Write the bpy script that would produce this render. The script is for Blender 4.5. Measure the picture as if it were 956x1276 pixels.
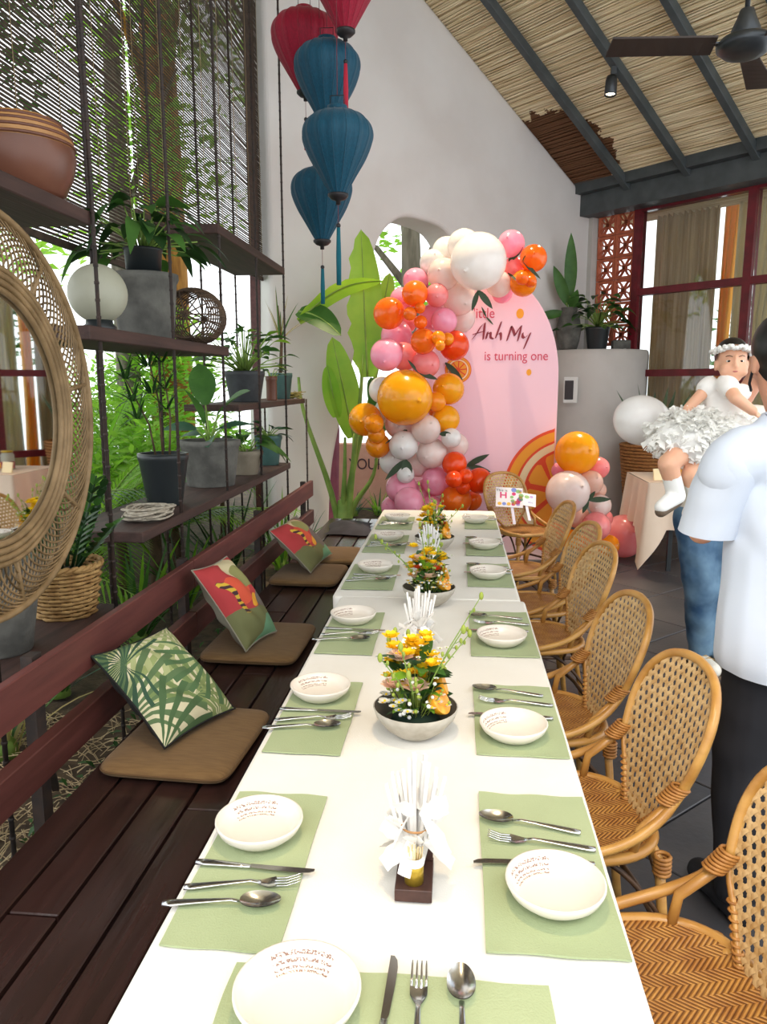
import bpy, bmesh, math, random
from mathutils import Vector, Matrix, Euler, Quaternion, noise as mnoise

for o in list(bpy.data.objects): bpy.data.objects.remove(o)
SC = bpy.context.scene
COL = SC.collection
R = math.radians
PI = math.pi

# ------------------------------------------------------------------ camera
F, CX, CY, ZC = 950.0, 478.0, 638.0, 1.60
PITCH, YAW = R(9.56), R(5.455)
cam_d = bpy.data.cameras.new('camera')
cam = bpy.data.objects.new('camera', cam_d); COL.objects.link(cam)
cam_d.sensor_fit = 'HORIZONTAL'; cam_d.sensor_width = 36.0
cam_d.lens = F*36/956
cam_d.clip_start = 0.05; cam_d.clip_end = 200
cam.location = (0, 0, ZC)
cam.rotation_euler = (R(90)-PITCH, 0, YAW)
SC.camera = cam
vs = SC.view_settings
vs.view_transform = 'Standard'; vs.look = 'None'; vs.gamma = 1.0
vs.use_curve_mapping = False
vs.exposure = 0.85

# ------------------------------------------------------------------ world and daylight
world = bpy.data.worlds.new('overcast_sky'); SC.world = world
world.use_nodes = True
bg = world.node_tree.nodes['Background']
bg.inputs['Color'].default_value = (0.93, 0.97, 1.0, 1)
bg.inputs['Strength'].default_value = 1.35
sun_d = bpy.data.lights.new('daylight_sun', 'SUN'); sun_d.energy = 1.2; sun_d.angle = R(25)
sun_d.color = (1.0, 0.97, 0.90)
sun = bpy.data.objects.new('daylight_sun', sun_d); COL.objects.link(sun)
sun.rotation_euler = (R(38), R(-6), R(0))

# ------------------------------------------------------------------ pixel -> place helpers (real distances given)
_ct, _st, _cy, _sy = math.cos(PITCH), math.sin(PITCH), math.cos(YAW), math.sin(YAW)
def ray(px, py):
    r = (px-CX)/F; u = -(py-CY)/F
    fw = _ct+u*_st; up = u*_ct-_st
    return Vector((r*_cy-fw*_sy, r*_sy+fw*_cy, up))
EYE = Vector((0, 0, ZC))
def Pz(px, py, z):
    d = ray(px, py); return EYE+d*((z-ZC)/d.z)
def Py(px, py, Y):
    d = ray(px, py); return EYE+d*(Y/d.y)
def Px(px, py, X):
    d = ray(px, py); return EYE+d*(X/d.x)
def Pp(px, py, c, n):
    d = ray(px, py); return EYE+d*((Vector(c)-EYE).dot(n)/d.dot(n))

# ------------------------------------------------------------------ materials
def lin(c):
    if isinstance(c, str):
        c = c.lstrip('#'); c = [int(c[i:i+2], 16)/255 for i in (0, 2, 4)]
    return tuple(x/12.92 if x <= .04045 else ((x+.055)/1.055)**2.4 for x in c)+(1.0,)
MATS = {}
def mat(name, col, rough=.55, metal=0.0, col2=None, nscale=8.0, namt=1.0, stretch=(1,1,1), bump=0.0, bscale=40.0,
        spec=.5, transl=0.0, coat=0.0, trans=0.0, sheen=0.0, sss=0.0, lo=.35, hi=.65, detail=4.0, ior=1.45):
    m = bpy.data.materials.new(name); m.use_nodes = True
    nt = m.node_tree; N = nt.nodes; L = nt.links
    b = N['Principled BSDF']
    b.inputs['Base Color'].default_value = lin(col)
    b.inputs['Roughness'].default_value = rough
    b.inputs['Metallic'].default_value = metal
    b.inputs['Specular IOR Level'].default_value = spec
    b.inputs['Coat Weight'].default_value = coat
    b.inputs['Coat Roughness'].default_value = .15
    b.inputs['Transmission Weight'].default_value = trans
    b.inputs['Sheen Weight'].default_value = sheen
    b.inputs['Subsurface Weight'].default_value = sss
    b.inputs['IOR'].default_value = ior
    csock = None
    if col2 or bump:
        tc = N.new('ShaderNodeTexCoord'); mp = N.new('ShaderNodeMapping')
        mp.inputs['Scale'].default_value = stretch
        L.new(tc.outputs['Object'], mp.inputs['Vector'])
    if col2:
        nz = N.new('ShaderNodeTexNoise'); nz.inputs['Scale'].default_value = nscale; nz.inputs['Detail'].default_value = detail
        L.new(mp.outputs['Vector'], nz.inputs['Vector'])
        cr = N.new('ShaderNodeValToRGB')
        cr.color_ramp.elements[0].position = lo; cr.color_ramp.elements[0].color = lin(col)
        cr.color_ramp.elements[1].position = hi; cr.color_ramp.elements[1].color = lin(col2)
        L.new(nz.outputs['Fac'], cr.inputs['Fac']); L.new(cr.outputs['Color'], b.inputs['Base Color'])
        csock = cr.outputs['Color']
    if bump:
        nb = N.new('ShaderNodeTexNoise'); nb.inputs['Scale'].default_value = bscale; nb.inputs['Detail'].default_value = 3
        L.new(mp.outputs['Vector'], nb.inputs['Vector'])
        bp = N.new('ShaderNodeBump'); bp.inputs['Strength'].default_value = bump; bp.inputs['Distance'].default_value = .01
        L.new(nb.outputs['Fac'], bp.inputs['Height']); L.new(bp.outputs['Normal'], b.inputs['Normal'])
    if transl:
        out = N['Material Output']; tr = N.new('ShaderNodeBsdfTranslucent'); mx = N.new('ShaderNodeMixShader')
        tr.inputs['Color'].default_value = lin(col)
        if csock: L.new(csock, tr.inputs['Color'])
        mx.inputs['Fac'].default_value = transl
        L.new(b.outputs[0], mx.inputs[1]); L.new(tr.outputs[0], mx.inputs[2]); L.new(mx.outputs[0], out.inputs['Surface'])
    MATS[name] = m
    return m

# ------------------------------------------------------------------ mesh builder
def frame_from(d, up=Vector((0,0,1))):
    d = Vector(d).normalized()
    x = d.cross(up)
    if x.length < 1e-4: x = d.cross(Vector((1,0,0)))
    x.normalize(); y = x.cross(d).normalized()
    return x, y, d
class MB:
    def __init__(s): s.v = []; s.f = []
    def add(s, vs, fs):
        k = len(s.v); s.v += [Vector(v) for v in vs]; s.f += [tuple(i+k for i in f) for f in fs]; return s
    def box(s, c, d, M=None, ch=0.0):
        c = Vector(c); hx, hy, hz = d[0]/2, d[1]/2, d[2]/2
        if ch <= 0:
            vs = [Vector((x,y,z)) for x in (-hx,hx) for y in (-hy,hy) for z in (-hz,hz)]
            fs = [(0,1,3,2),(4,6,7,5),(0,4,5,1),(2,3,7,6),(0,2,6,4),(1,5,7,3)]
        else:
            vs = []; idx = {}
            for sx in (-1,1):
                for sy in (-1,1):
                    for sz in (-1,1):
                        for a in range(3):
                            p = [sx*hx, sy*hy, sz*hz]
                            for b in range(3):
                                if b != a: p[b] -= (sx,sy,sz)[b]*ch
                            idx[(sx,sy,sz,a)] = len(vs); vs.append(Vector(p))
            fs = []
            for a in range(3):
                b, c2 = (a+1)%3, (a+2)%3
                for sg in (-1,1):
                    q = []
                    for (u,w) in ((-1,-1),(1,-1),(1,1),(-1,1)):
                        t = [0,0,0]; t[a]=sg; t[b]=u; t[c2]=w; q.append(idx[(t[0],t[1],t[2],a)])
                    fs.append(tuple(q if sg>0 else q[::-1]))
            for a in range(3):
                b, c2 = (a+1)%3, (a+2)%3
                for u in (-1,1):
                    for w in (-1,1):
                        t0=[0,0,0]; t0[b]=u; t0[c2]=w
                        k=[]
                        for sg in (-1,1):
                            t=list(t0); t[a]=sg; k.append((idx[tuple(t)+(b,)], idx[tuple(t)+(c2,)]))
                        q=(k[0][0],k[1][0],k[1][1],k[0][1])
                        fs.append(q if u*w>0 else q[::-1])
            for sx in (-1,1):
                for sy in (-1,1):
                    for sz in (-1,1):
                        q=(idx[(sx,sy,sz,0)],idx[(sx,sy,sz,1)],idx[(sx,sy,sz,2)])
                        fs.append(q if sx*sy*sz>0 else q[::-1])
        if M is not None: vs = [M @ v for v in vs]
        return s.add([v+c for v in vs], fs)
    def bar(s, a, b, w, t, up=(0,0,1), ch=0.0):
        a, b = Vector(a), Vector(b); x, y, d = frame_from(b-a, Vector(up))
        M = Matrix((x, y, d)).transposed()
        return s.box((a+b)/2, (w, t, (b-a).length), M, ch)
    def tube(s, pts, r, n=8, closed=False, cap=True, flat=1.0):
        pts = [Vector(p) for p in pts]; m = len(pts)
        rr = r if isinstance(r, (list, tuple)) else [r]*m
        tang = []
        for i in range(m):
            if closed: t = pts[(i+1)%m]-pts[i-1]
            else: t = pts[min(i+1,m-1)]-pts[max(i-1,0)]
            tang.append(t.normalized() if t.length > 1e-9 else Vector((0,0,1)))
        x, y, _ = frame_from(tang[0])
        vs = []
        for i in range(m):
            t = tang[i]
            x = (x - t*x.dot(t))
            if x.length < 1e-6: x, _, _ = frame_from(t)
            x.normalize(); y = t.cross(x)
            for k in range(n):
                a = 2*PI*k/n
                vs.append(pts[i]+(x*math.cos(a)+y*math.sin(a)*flat)*rr[i])
        fs = []
        for i in range(m if closed else m-1):
            j = (i+1) % m
            for k in range(n):
                k2 = (k+1) % n
                fs.append((i*n+k, i*n+k2, j*n+k2, j*n+k))
        if cap and not closed:
            fs.append(tuple(range(n))[::-1]); fs.append(tuple((m-1)*n+k for k in range(n)))
        return s.add(vs, fs)
    def lathe(s, prof, n=24, c=(0,0,0), M=None, wob=None):
        c = Vector(c); vs = []; fs = []
        rows = []
        for (r, z) in prof:
            if r < 1e-6:
                rows.append([len(vs)]); vs.append(Vector((0,0,z)))
            else:
                row = []
                for k in range(n):
                    a = 2*PI*k/n; q = r*(wob(a, z) if wob else 1)
                    row.append(len(vs)); vs.append(Vector((q*math.cos(a), q*math.sin(a), z)))
                rows.append(row)
        for i in range(len(rows)-1):
            A, B = rows[i], rows[i+1]
            for k in range(n):
                k2 = (k+1) % n
                if len(A) == 1 and len(B) == 1: continue
                if len(A) == 1: fs.append((A[0], B[k2], B[k]))
                elif len(B) == 1: fs.append((A[k], A[k2], B[0]))
                else: fs.append((A[k], A[k2], B[k2], B[k]))
        if M is not None: vs = [M @ v for v in vs]
        return s.add([v+c for v in vs], fs)
    def sphere(s, c, r, n=16, m=10, sc=(1,1,1), M=None):
        prof = [(r*math.sin(PI*i/m), -r*math.cos(PI*i/m)) for i in range(m+1)]
        prof[0] = (0, -r); prof[-1] = (0, r)
        k = MB().lathe(prof, n)
        vs = [Vector((v.x*sc[0], v.y*sc[1], v.z*sc[2])) for v in k.v]
        if M is not None: vs = [M @ v for v in vs]
        return s.add([v+Vector(c) for v in vs], k.f)
    def grid(s, fn, nu, nv, cu=False, cv=False):
        vs = [fn(i/(nu if cu else nu), j/nv) for i in range(nu if cu else nu+1) for j in range(nv if cv else nv+1)]
        W = nv if cv else nv+1; U = nu if cu else nu+1; fs = []
        for i in range(nu):
            for j in range(nv):
                i2 = (i+1) % U; j2 = (j+1) % W
                fs.append((i*W+j, i2*W+j, i2*W+j2, i*W+j2))
        return s.add(vs, fs)
    def leaf(s, base, d, L, W, droop=.3, n=5, fold=.25, up=(0,0,1), shape=None, twist=0.0):
        """a leaf blade: grows from base along d, droops under its weight, folded along the midrib"""
        base = Vector(base); d = Vector(d).normalized(); up = Vector(up)
        x, y, _ = frame_from(d, up)
        if twist: q = Quaternion(d, twist); x = q @ x; y = q @ y
        shape = shape or (lambda t: math.sin(PI*min(1, t*.92+.06))**.8)
        vs = []
        for i in range(n+1):
            t = i/n
            p = base+d*(L*t)-Vector((0,0,1))*(droop*L*t*t)
            w = W*.5*max(.015, shape(t))
            vs += [p-x*w+y*(w*fold), p, p+x*w+y*(w*fold)]
        fs = []
        for i in range(n):
            a = i*3; fs += [(a, a+1, a+4, a+3), (a+1, a+2, a+5, a+4)]
        return s.add(vs, fs)
    def mesh(s, name, off=None, smooth=True):
        me = bpy.data.meshes.new(name)
        o = Vector(off) if off is not None else Vector((0,0,0))
        me.from_pydata([tuple(v-o) for v in s.v], [], s.f); me.update()
        if smooth: me.polygons.foreach_set('use_smooth', [True]*len(me.polygons))
        return me
ORG = {}
def link(name, me, m, parent=None):
    o = bpy.data.objects.new(name, me); COL.objects.link(o)
    if m is not None and me is not None: me.materials.append(MATS[m] if isinstance(m, str) else m)
    if parent is not None:
        o.parent = parent; ORG[o.name] = ORG.get(parent.name, Vector((0,0,0)))
    return o
def tag(o, label=None, cat=None, group=None, kind=None):
    if label: o['label'] = label
    if cat: o['category'] = cat
    if group: o['group'] = group
    if kind: o['kind'] = kind
    return o
def thing(name, label, cat, loc=(0,0,0), rz=0.0, group=None):
    o = bpy.data.objects.new(name, None); COL.objects.link(o)
    o.empty_display_size = .05
    o.location = loc; o.rotation_euler = (0,0,rz)
    ORG[o.name] = Vector(loc)
    return tag(o, label, cat, group)
def part(mb, name, m, parent, world=False, smooth=True, label=None, kind=None):
    """a mesh under its thing; world=True when mb holds world coordinates (parent not rotated)"""
    me = mb.mesh(name, ORG.get(parent.name) if world else None, smooth)
    return tag(link(name, me, m, parent), label, None, None, kind)
def solo(mb, name, m, label, cat, loc=None, group=None, smooth=True, world=True):
    """a thing that is one mesh; loc = its base in the world"""
    loc = Vector(loc) if loc is not None else Vector((0,0,0))
    me = mb.mesh(name, loc if world else None, smooth)
    o = link(name, me, m); o.location = loc
    return tag(o, label, cat, group)
def struct(mb, name, m, parent=None, smooth=False):
    me = mb.mesh(name, None, smooth); o = link(name, me, m, parent)
    if parent is None: o['kind'] = 'structure'
    return o
def copy_tree(o, parent=None):
    c = o.copy(); COL.objects.link(c)
    if parent is not None: c.parent = parent
    for ch in list(o.children): copy_tree(ch, c)
    return c
def place(o, loc, rz=0.0, label=None, group=None):
    o.location = loc; o.rotation_euler = (0,0,rz)
    if label: o['label'] = label
    if group: o['group'] = group
    return o
def bez(p0, p1, p2, p3, n=10):
    p0,p1,p2,p3 = map(Vector,(p0,p1,p2,p3)); out=[]
    for i in range(n+1):
        t=i/n; u=1-t; out.append(p0*u**3+p1*3*u*u*t+p2*3*u*t*t+p3*t**3)
    return out
def cat_rom(pts, per=6, closed=False):
    pts=[Vector(p) for p in pts]; n=len(pts); out=[]
    for i in range(n if closed else n-1):
        if closed: a,b,c,d=pts[i-1],pts[i],pts[(i+1)%n],pts[(i+2)%n]
        else: a,b,c,d=pts[max(i-1,0)],pts[i],pts[i+1],pts[min(i+2,n-1)]
        for k in range(per):
            t=k/per
            out.append(.5*((2*b)+(c-a)*t+(2*a-5*b+4*c-d)*t*t+(-a+3*b-3*c+d)*t**3))
    if not closed: out.append(pts[-1])
    return out
def curve_plate(name, outlines, thick, bevel=0.0, res=2):
    """flat plate with holes from closed 2D outlines (first = outside); xy plane, thickness along z"""
    cu=bpy.data.curves.new(name,'CURVE'); cu.dimensions='2D'; cu.fill_mode='BOTH'
    cu.extrude=thick/2-bevel; cu.bevel_depth=bevel; cu.bevel_resolution=res
    for ol in outlines:
        sp=cu.splines.new('POLY'); sp.points.add(len(ol)-1); sp.use_cyclic_u=True
        for p,q in zip(sp.points,ol): p.co=(q[0],q[1],0,1)
    ob=bpy.data.objects.new(name,cu); COL.objects.link(ob)
    bpy.context.view_layer.update()
    me=bpy.data.meshes.new_from_object(ob.evaluated_get(bpy.context.evaluated_depsgraph_get()))
    bpy.data.objects.remove(ob); bpy.data.curves.remove(cu)
    me.name=name
    return me
def text_mesh(txt, size, thick=.002, shear=0.0, sx=1.0, bold=0.0):
    cu=bpy.data.curves.new('lettering','FONT'); cu.body=txt; cu.size=size; cu.extrude=thick; cu.shear=shear
    cu.align_x='CENTER'; cu.align_y='CENTER'; cu.offset=bold
    ob=bpy.data.objects.new('lettering',cu); COL.objects.link(ob)
    bpy.context.view_layer.update()
    me=bpy.data.meshes.new_from_object(ob.evaluated_get(bpy.context.evaluated_depsgraph_get()))
    bpy.data.objects.remove(ob); bpy.data.curves.remove(cu)
    if sx != 1.0:
        for v in me.vertices: v.co.x*=sx
    return me
def xform_mesh(me, M):
    me.transform(M); me.update(); return me
def blob(mb, voxel=.012, smooth=6, factor=.6):
    """fuse overlapping solids into ONE continuous skin"""
    me=mb.mesh('blob'); ob=bpy.data.objects.new('blob',me); COL.objects.link(ob)
    r=ob.modifiers.new('r','REMESH'); r.mode='VOXEL'; r.voxel_size=voxel; r.use_smooth_shade=True
    s=ob.modifiers.new('s','SMOOTH'); s.iterations=smooth; s.factor=factor
    bpy.context.view_layer.update()
    out=bpy.data.meshes.new_from_object(ob.evaluated_get(bpy.context.evaluated_depsgraph_get()))
    bpy.data.objects.remove(ob); bpy.data.meshes.remove(me)
    out.polygons.foreach_set('use_smooth',[True]*len(out.polygons))
    return out
# ================================================================== the room shell
A_ = R(47)
WD = Vector((math.sin(A_), math.cos(A_), 0))      # along the gable wall, away to the corner
ED = Vector((-WD.y, WD.x, 0))                     # along the window wall / eave, towards the corner
CR = Vector((1.68, 10.2, 0))                      # room corner
def room(s, t, z):                                # s: from the corner along the gable wall; t: from the corner along the window wall
    return CR-WD*s-ED*t+Vector((0,0,z))
ROOF0, RSL = 3.72, .57

mat('slate', '#3a3b40', .42, col2='#4d4a4c', nscale=2.2, bump=.15, bscale=30)
mat('joint', '#1c1c1e', .9)
mat('soil', '#3d3126', .95, col2='#5d4c3a', nscale=14, bump=.5, bscale=60)
mat('plaster', '#d9d6d3', .9, col2='#cfcac6', nscale=1.2, bump=.12, bscale=14)
mat('plaster_grey', '#c4c0bb', .9, col2='#b3aea8', nscale=1.6, bump=.15, bscale=12)
mat('red_frame', '#6d1420', .45, col2='#571019', nscale=9)
mat('steel_grey', '#4a5052', .55, col2='#3d4345', nscale=6)
mat('terracotta', '#c06a4c', .85, col2='#a45339', nscale=6, bump=.2)
mat('pink_plaster', '#c49a98', .9, col2='#b88c8a', nscale=3)
def reed_mat():
    m=mat('reed', '#c9b183', .8); nt=m.node_tree; N=nt.nodes; L=nt.links; b=N['Principled BSDF']
    tc=N.new('ShaderNodeTexCoord'); mp=N.new('ShaderNodeMapping'); mp.inputs['Scale'].default_value=(1.2,60,1)
    mp.inputs['Rotation'].default_value=(0,0,0)
    L.new(tc.outputs['Object'],mp.inputs['Vector'])
    nz=N.new('ShaderNodeTexNoise'); nz.inputs['Scale'].default_value=1.0; nz.inputs['Detail'].default_value=4
    L.new(mp.outputs['Vector'],nz.inputs['Vector'])
    cr=N.new('ShaderNodeValToRGB'); e=cr.color_ramp.elements
    e[0].position=.3; e[0].color=lin('#bda273'); e[1].position=.62; e[1].color=lin('#f3e6c4')
    L.new(nz.outputs['Fac'],cr.inputs['Fac'])
    # the old brown patch by the corner (a patch of another weave)
    vm=N.new('ShaderNodeVectorMath'); vm.operation='DISTANCE'; vm.inputs[1].default_value=(REED_SPOT[0],REED_SPOT[1],0)
    sp=N.new('ShaderNodeSeparateXYZ'); L.new(tc.outputs['Object'],sp.inputs[0])
    cb=N.new('ShaderNodeCombineXYZ'); L.new(sp.outputs[0],cb.inputs[0]); L.new(sp.outputs[1],cb.inputs[1])
    L.new(cb.outputs[0],vm.inputs[0])
    n2=N.new('ShaderNodeTexNoise'); n2.inputs['Scale'].default_value=9; L.new(tc.outputs['Object'],n2.inputs['Vector'])
    ad=N.new('ShaderNodeMath'); ad.operation='MULTIPLY_ADD'; ad.inputs[1].default_value=.35; L.new(n2.outputs['Fac'],ad.inputs[0]); L.new(vm.outputs['Value'],ad.inputs[2])
    lt=N.new('ShaderNodeMath'); lt.operation='LESS_THAN'; lt.inputs[1].default_value=.80; L.new(ad.outputs[0],lt.inputs[0])
    mx=N.new('ShaderNodeMix'); mx.data_type='RGBA'; L.new(lt.outputs[0],mx.inputs[0]); L.new(cr.outputs['Color'],mx.inputs[6])
    mx.inputs[7].default_value=lin('#6d4a30'); L.new(mx.outputs[2],b.inputs['Base Color'])
REED_SPOT=(0.15,.95)

# ---- floor: dark slate tiles laid square to the window wall
floor = struct(MB().box((2.4,4.2,-.06),(6.6,16.4,.08)), 'floor', 'joint')
random.seed(3)
tile_me = None
TS = .60
tm = MB().box((0,0,-.01),(TS-.008,TS-.008,.02),None,.003).mesh('tile', None, False); tm.materials.append(MATS['slate'])
nt_ = 0
for i in range(-2, 22):
    for j in range(-10, 16):
        p = room((i+.5)*TS+.02, (j+.5)*TS+.1, 0)
        if p.x < -.45 or p.x > 4.6 or p.y < .6 or (j+.5)*TS+.1 < .05 or i < 0: continue
        if p.x > .9+.62*p.y: continue
        o = bpy.data.objects.new('tile', tm); COL.objects.link(o); o.parent = floor
        o.location = (p.x, p.y, random.uniform(-.0015,.0)); o.rotation_euler = (0,0,-A_); nt_ += 1
struct(MB().box((-4.4,5,-.08),(7.0,22,.1)), 'ground', 'soil')
struct(MB().box((1,14.4,-.09),(14,9,.1)), 'ground_back', 'soil')

# ---- gable wall with its rounded opening
SL = 4.60                                           # wall's free end
outl = [(0,-.05),(SL,-.05),(SL+.02,1.2),(SL-.03,3.0),(SL+.0,ROOF0+RSL*SL-.02),(0,ROOF0-.02)]
op = cat_rom([(4.07,-.2),(4.03,.64),(3.94,1.11),(3.80,1.62),(3.62,2.35),(3.50,2.84),(3.36,3.13),(3.10,3.31),(2.79,3.32),(2.46,3.24),(2.25,2.95),
              (2.18,2.3),(2.16,1.3),(2.30,.4),(2.32,-.2)],5)
op = [(p.x,p.y) for p in [Vector((q.x,q.y)) for q in op]]
op = [(x,max(z,-.04)) for x,z in op]
wall_t = .42
me = curve_plate('wall_back', [outl, op], wall_t, .05, 3)
# plate xy -> (s,z); thickness -> along ED (behind the face)
M = Matrix((( -WD.x, 0, ED.x, CR.x+ED.x*wall_t/2),(-WD.y,0,ED.y,CR.y+ED.y*wall_t/2),(0,1,0,0),(0,0,0,1)))
xform_mesh(me, M)
wall_back = link('wall_back', me, 'plaster'); wall_back['kind']='structure'
me.polygons.foreach_set('use_smooth',[False]*len(me.polygons))

# ---- window wall: plaster strip, pierced terracotta blocks, red glazed frame, wall above
wr = MB()
def wbox(mb, t0, t1, z0, z1, s0=-.12, s1=.12, ch=0):
    c = room((s0+s1)/2,(t0+t1)/2,(z0+z1)/2)
    return mb.box(c,(abs(s1-s0),abs(t1-t0),z1-z0),Matrix.Rotation(R(90)-A_,3,'Z'),ch)
wbox(wr,-.4,.06,0,3.72); wbox(wr,.06,.62,0,2.02); wbox(wr,.06,4.5,3.68,3.90)
wall_right = struct(wr,'wall_right','plaster_grey')
BW=.265
def block_mesh():
    b=MB(); h=BW/2-.004; d=.055
    for sx in (-1,1):
        b.box((sx*(h-.014),0,0),(.028,d,2*h)); b.box((0,0,sx*(h-.014)),(2*h-.05,d*.98,.028))
    r=h-.03
    for q in range(4):                              # four petals: arcs centred on the edge middles
        a0=q*PI/2; cx,cz=h*math.cos(a0),h*math.sin(a0)
        pts=[]
        for k in range(9):
            a=a0+PI/2+PI*k/8; pts.append((cx+(h-.012)*math.cos(a),0,cz+(h-.012)*math.sin(a)))
        for k in range(8):
            b.bar(pts[k],pts[k+1],.012,d*.8,(0,1,0))
    b.box((0,0,0),(.045,d*.8,.045),Matrix.Rotation(R(45),3,'Y'))
    return b
bme=block_mesh().mesh('breeze_block',None,False); bme.materials.append(MATS['terracotta'])
for c in range(2):
    for r_ in range(6):
        o=bpy.data.objects.new('breeze_block',bme); COL.objects.link(o); o.parent=wall_right
        o.location=room(.0,.075+BW*(c+.5),2.06+BW*(r_+.5)); o.rotation_euler=(0,0,-A_)
fr=MB()
TW0,TW1=.62,3.6
for t in (.66,2.03,3.4): wbox(fr,t-.045,t+.045,0.02,3.64,-.06,.06)
for z in (3.63,2.675,1.725,.75,.06): wbox(fr,TW0,TW1,z-.04,z+.04,-.055,.055)
window_1 = struct(fr,'window_1','red_frame')
def glass():
    m=bpy.data.materials.new('glass'); m.use_nodes=True; nt=m.node_tree; N=nt.nodes; L=nt.links
    N.remove(N['Principled BSDF'])
    tr=N.new('ShaderNodeBsdfTransparent'); tr.inputs[0].default_value=(.92,.95,.94,1); gl=N.new('ShaderNodeBsdfGlossy'); gl.inputs['Roughness'].default_value=.03
    fz=N.new('ShaderNodeFresnel'); fz.inputs[0].default_value=1.5; mx=N.new('ShaderNodeMixShader')
    L.new(fz.outputs[0],mx.inputs[0]); L.new(tr.outputs[0],mx.inputs[1]); L.new(gl.outputs[0],mx.inputs[2]); L.new(mx.outputs[0],N['Material Output'].inputs[0]); MATS['glass']=m
glass()
for (t0,t1) in ((.705,1.985),(2.075,3.355)):
    for (z0,z1) in ((2.715,3.59),(1.765,2.635),(.79,1.685),(.10,.71)):
        p=MB(); wbox(p,t0,t1,z0,z1,-.004,.004); struct(p,'pane','glass',window_1)

# ---- corner plinth of masonry with a rounded front
pl=MB(); prof=[]
def plinth_pt(a,z,k=1.0): return Vector((1.72+.60*k*math.cos(a), 9.78+.52*k*math.sin(a), z))
n=40
for z,k in ((0,1.0),(.6,.985),(1.3,.985),(1.93,1.0),(1.985,.985),(2.0,.955)):
    prof.append([plinth_pt(2*PI*i/n,z,k) for i in range(n)])
vs=[p for row in prof for p in row]; fs=[(r*n+i,r*n+(i+1)%n,(r+1)*n+(i+1)%n,(r+1)*n+i) for r in range(len(prof)-1) for i in range(n)]
fs.append(tuple(range((len(prof)-1)*n,len(prof)*n)))
struct(pl.add(vs,fs),'wall_corner_plinth','plaster_grey',None,True)
# tablet-like wall panel on the plinth
mat('panel_white','#d8d8d4',.5); mat('panel_dark','#22262a',.3)
pp=Py(711,486,9.23)
t=thing('wall_panel','small dark wall panel in a white frame on the rounded plinth','panel',pp)
Mz=Matrix.Rotation(R(-12),3,'Z')
part(MB().box((0,0,0),(.16,.03,.30),Mz,.006),'frame','panel_white',t,smooth=False)
part(MB().box(Mz@Vector((-.015,-.018,.0)),(.10,.01,.22),Mz,.002),'screen','panel_dark',t,smooth=False)

# ---- ceiling of reeds on dark steel rafters
reed_mat()
TMAX=7.6; SMAX=6.4
def roof_z(s): return ROOF0+RSL*s
ang=math.atan(RSL); SLEN=SMAX/math.cos(ang)
# local frame of the roof: x along -ED (t), y up the slope
def rl(t,y,h): return Vector((t,y,h))
RM = Matrix(((-ED.x, -WD.x*math.cos(ang), WD.x*math.sin(ang)*-1, 0),(-ED.y,-WD.y*math.cos(ang),-WD.y*math.sin(ang),0),(0,math.sin(ang),-math.cos(ang),0),(0,0,0,1)))
RM.translation = room(0,0,ROOF0)
# local z points down into the room
cb=MB().box((TMAX/2-.3,SLEN/2-.2,-.07),(TMAX+.6,SLEN+.4,.05))
ceiling = link('ceiling', cb.mesh('ceiling',None,False), 'reed'); ceiling['kind']='structure'; ceiling.matrix_world=RM
rb=MB(); random.seed(5)
y=.0
while y < SLEN:
    x0=-.2; r0=random.uniform(.009,.015); pts=[]
    ph=random.uniform(0,9)
    for k in range(9):
        pts.append((x0+(TMAX+.2)*k/8, y+.008*math.sin(k*1.3+ph)+random.uniform(-.007,.007), -.032+random.uniform(-.006,.006)))
    rb.tube(pts,r0,5,cap=False); y+=random.uniform(.019,.030)
o=link('reed_layer', rb.mesh('reed_layer'), 'reed', ceiling); o['kind']='stuff'
# binding battens across the reeds
bt=MB()
nrm=Vector(( -WD.x*math.sin(ang)*-1*-1, 0,0))
def roof_pt_px(px,py):
    n=(RM.to_3x3()@Vector((0,0,1))); c=RM.translation+n*.05
    p=Pp(px,py,c,n); q=RM.inverted()@p; return q
raft=[(765,215,610,0),(840,200,715,0),(935,180,830,0)]
ts=[]
for (a,b,c,d) in raft:
    q1=roof_pt_px(a,b); q2=roof_pt_px(c,d); ts.append((q1.x+q2.x)/2)
sp_=(ts[2]-ts[0])/2
ts=[ts[0],ts[0]+sp_,ts[0]+2*sp_]+[ts[0]+k*sp_ for k in (3,4,5,6)]
RAFT=ts
for tt in ts:
    o=link('rafter', MB().box((tt,SLEN/2,.035),(.075,SLEN,.09),None,.004).mesh('rafter',None,False),'steel_grey',ceiling)
o=link('ridge_beam', MB().box((TMAX/2,SLEN+.05,.05),(TMAX,.14,.16)).mesh('ridge_beam',None,False),'steel_grey',ceiling)
# other slope of the roof, out of view, added to shade the near table
RM2=Matrix(((-ED.x,-WD.x*math.cos(ang),WD.x*math.sin(ang),0),(-ED.y,-WD.y*math.cos(ang),WD.y*math.sin(ang),0),(0,-math.sin(ang),-math.cos(ang),0),(0,0,0,1)))
RM2.translation=room(SMAX,0,ROOF0+RSL*SMAX)
o=link('ceiling_near_shade',MB().box((TMAX/2-.3,2.6,-.07),(TMAX+.6,5.2,.05)).mesh('ceiling_near_shade',None,False),'reed'); o['kind']='structure'; o.matrix_world=RM2
eb=MB(); wbox(eb,-.05,6.8,3.62,3.86,-.02,.30); 
trim_1=struct(eb,'trim_1','steel_grey')
eb=MB(); wbox(eb,-.05,6.8,3.865,3.99,-.02,.40)
struct(eb,'trim_2','steel_grey')
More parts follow.
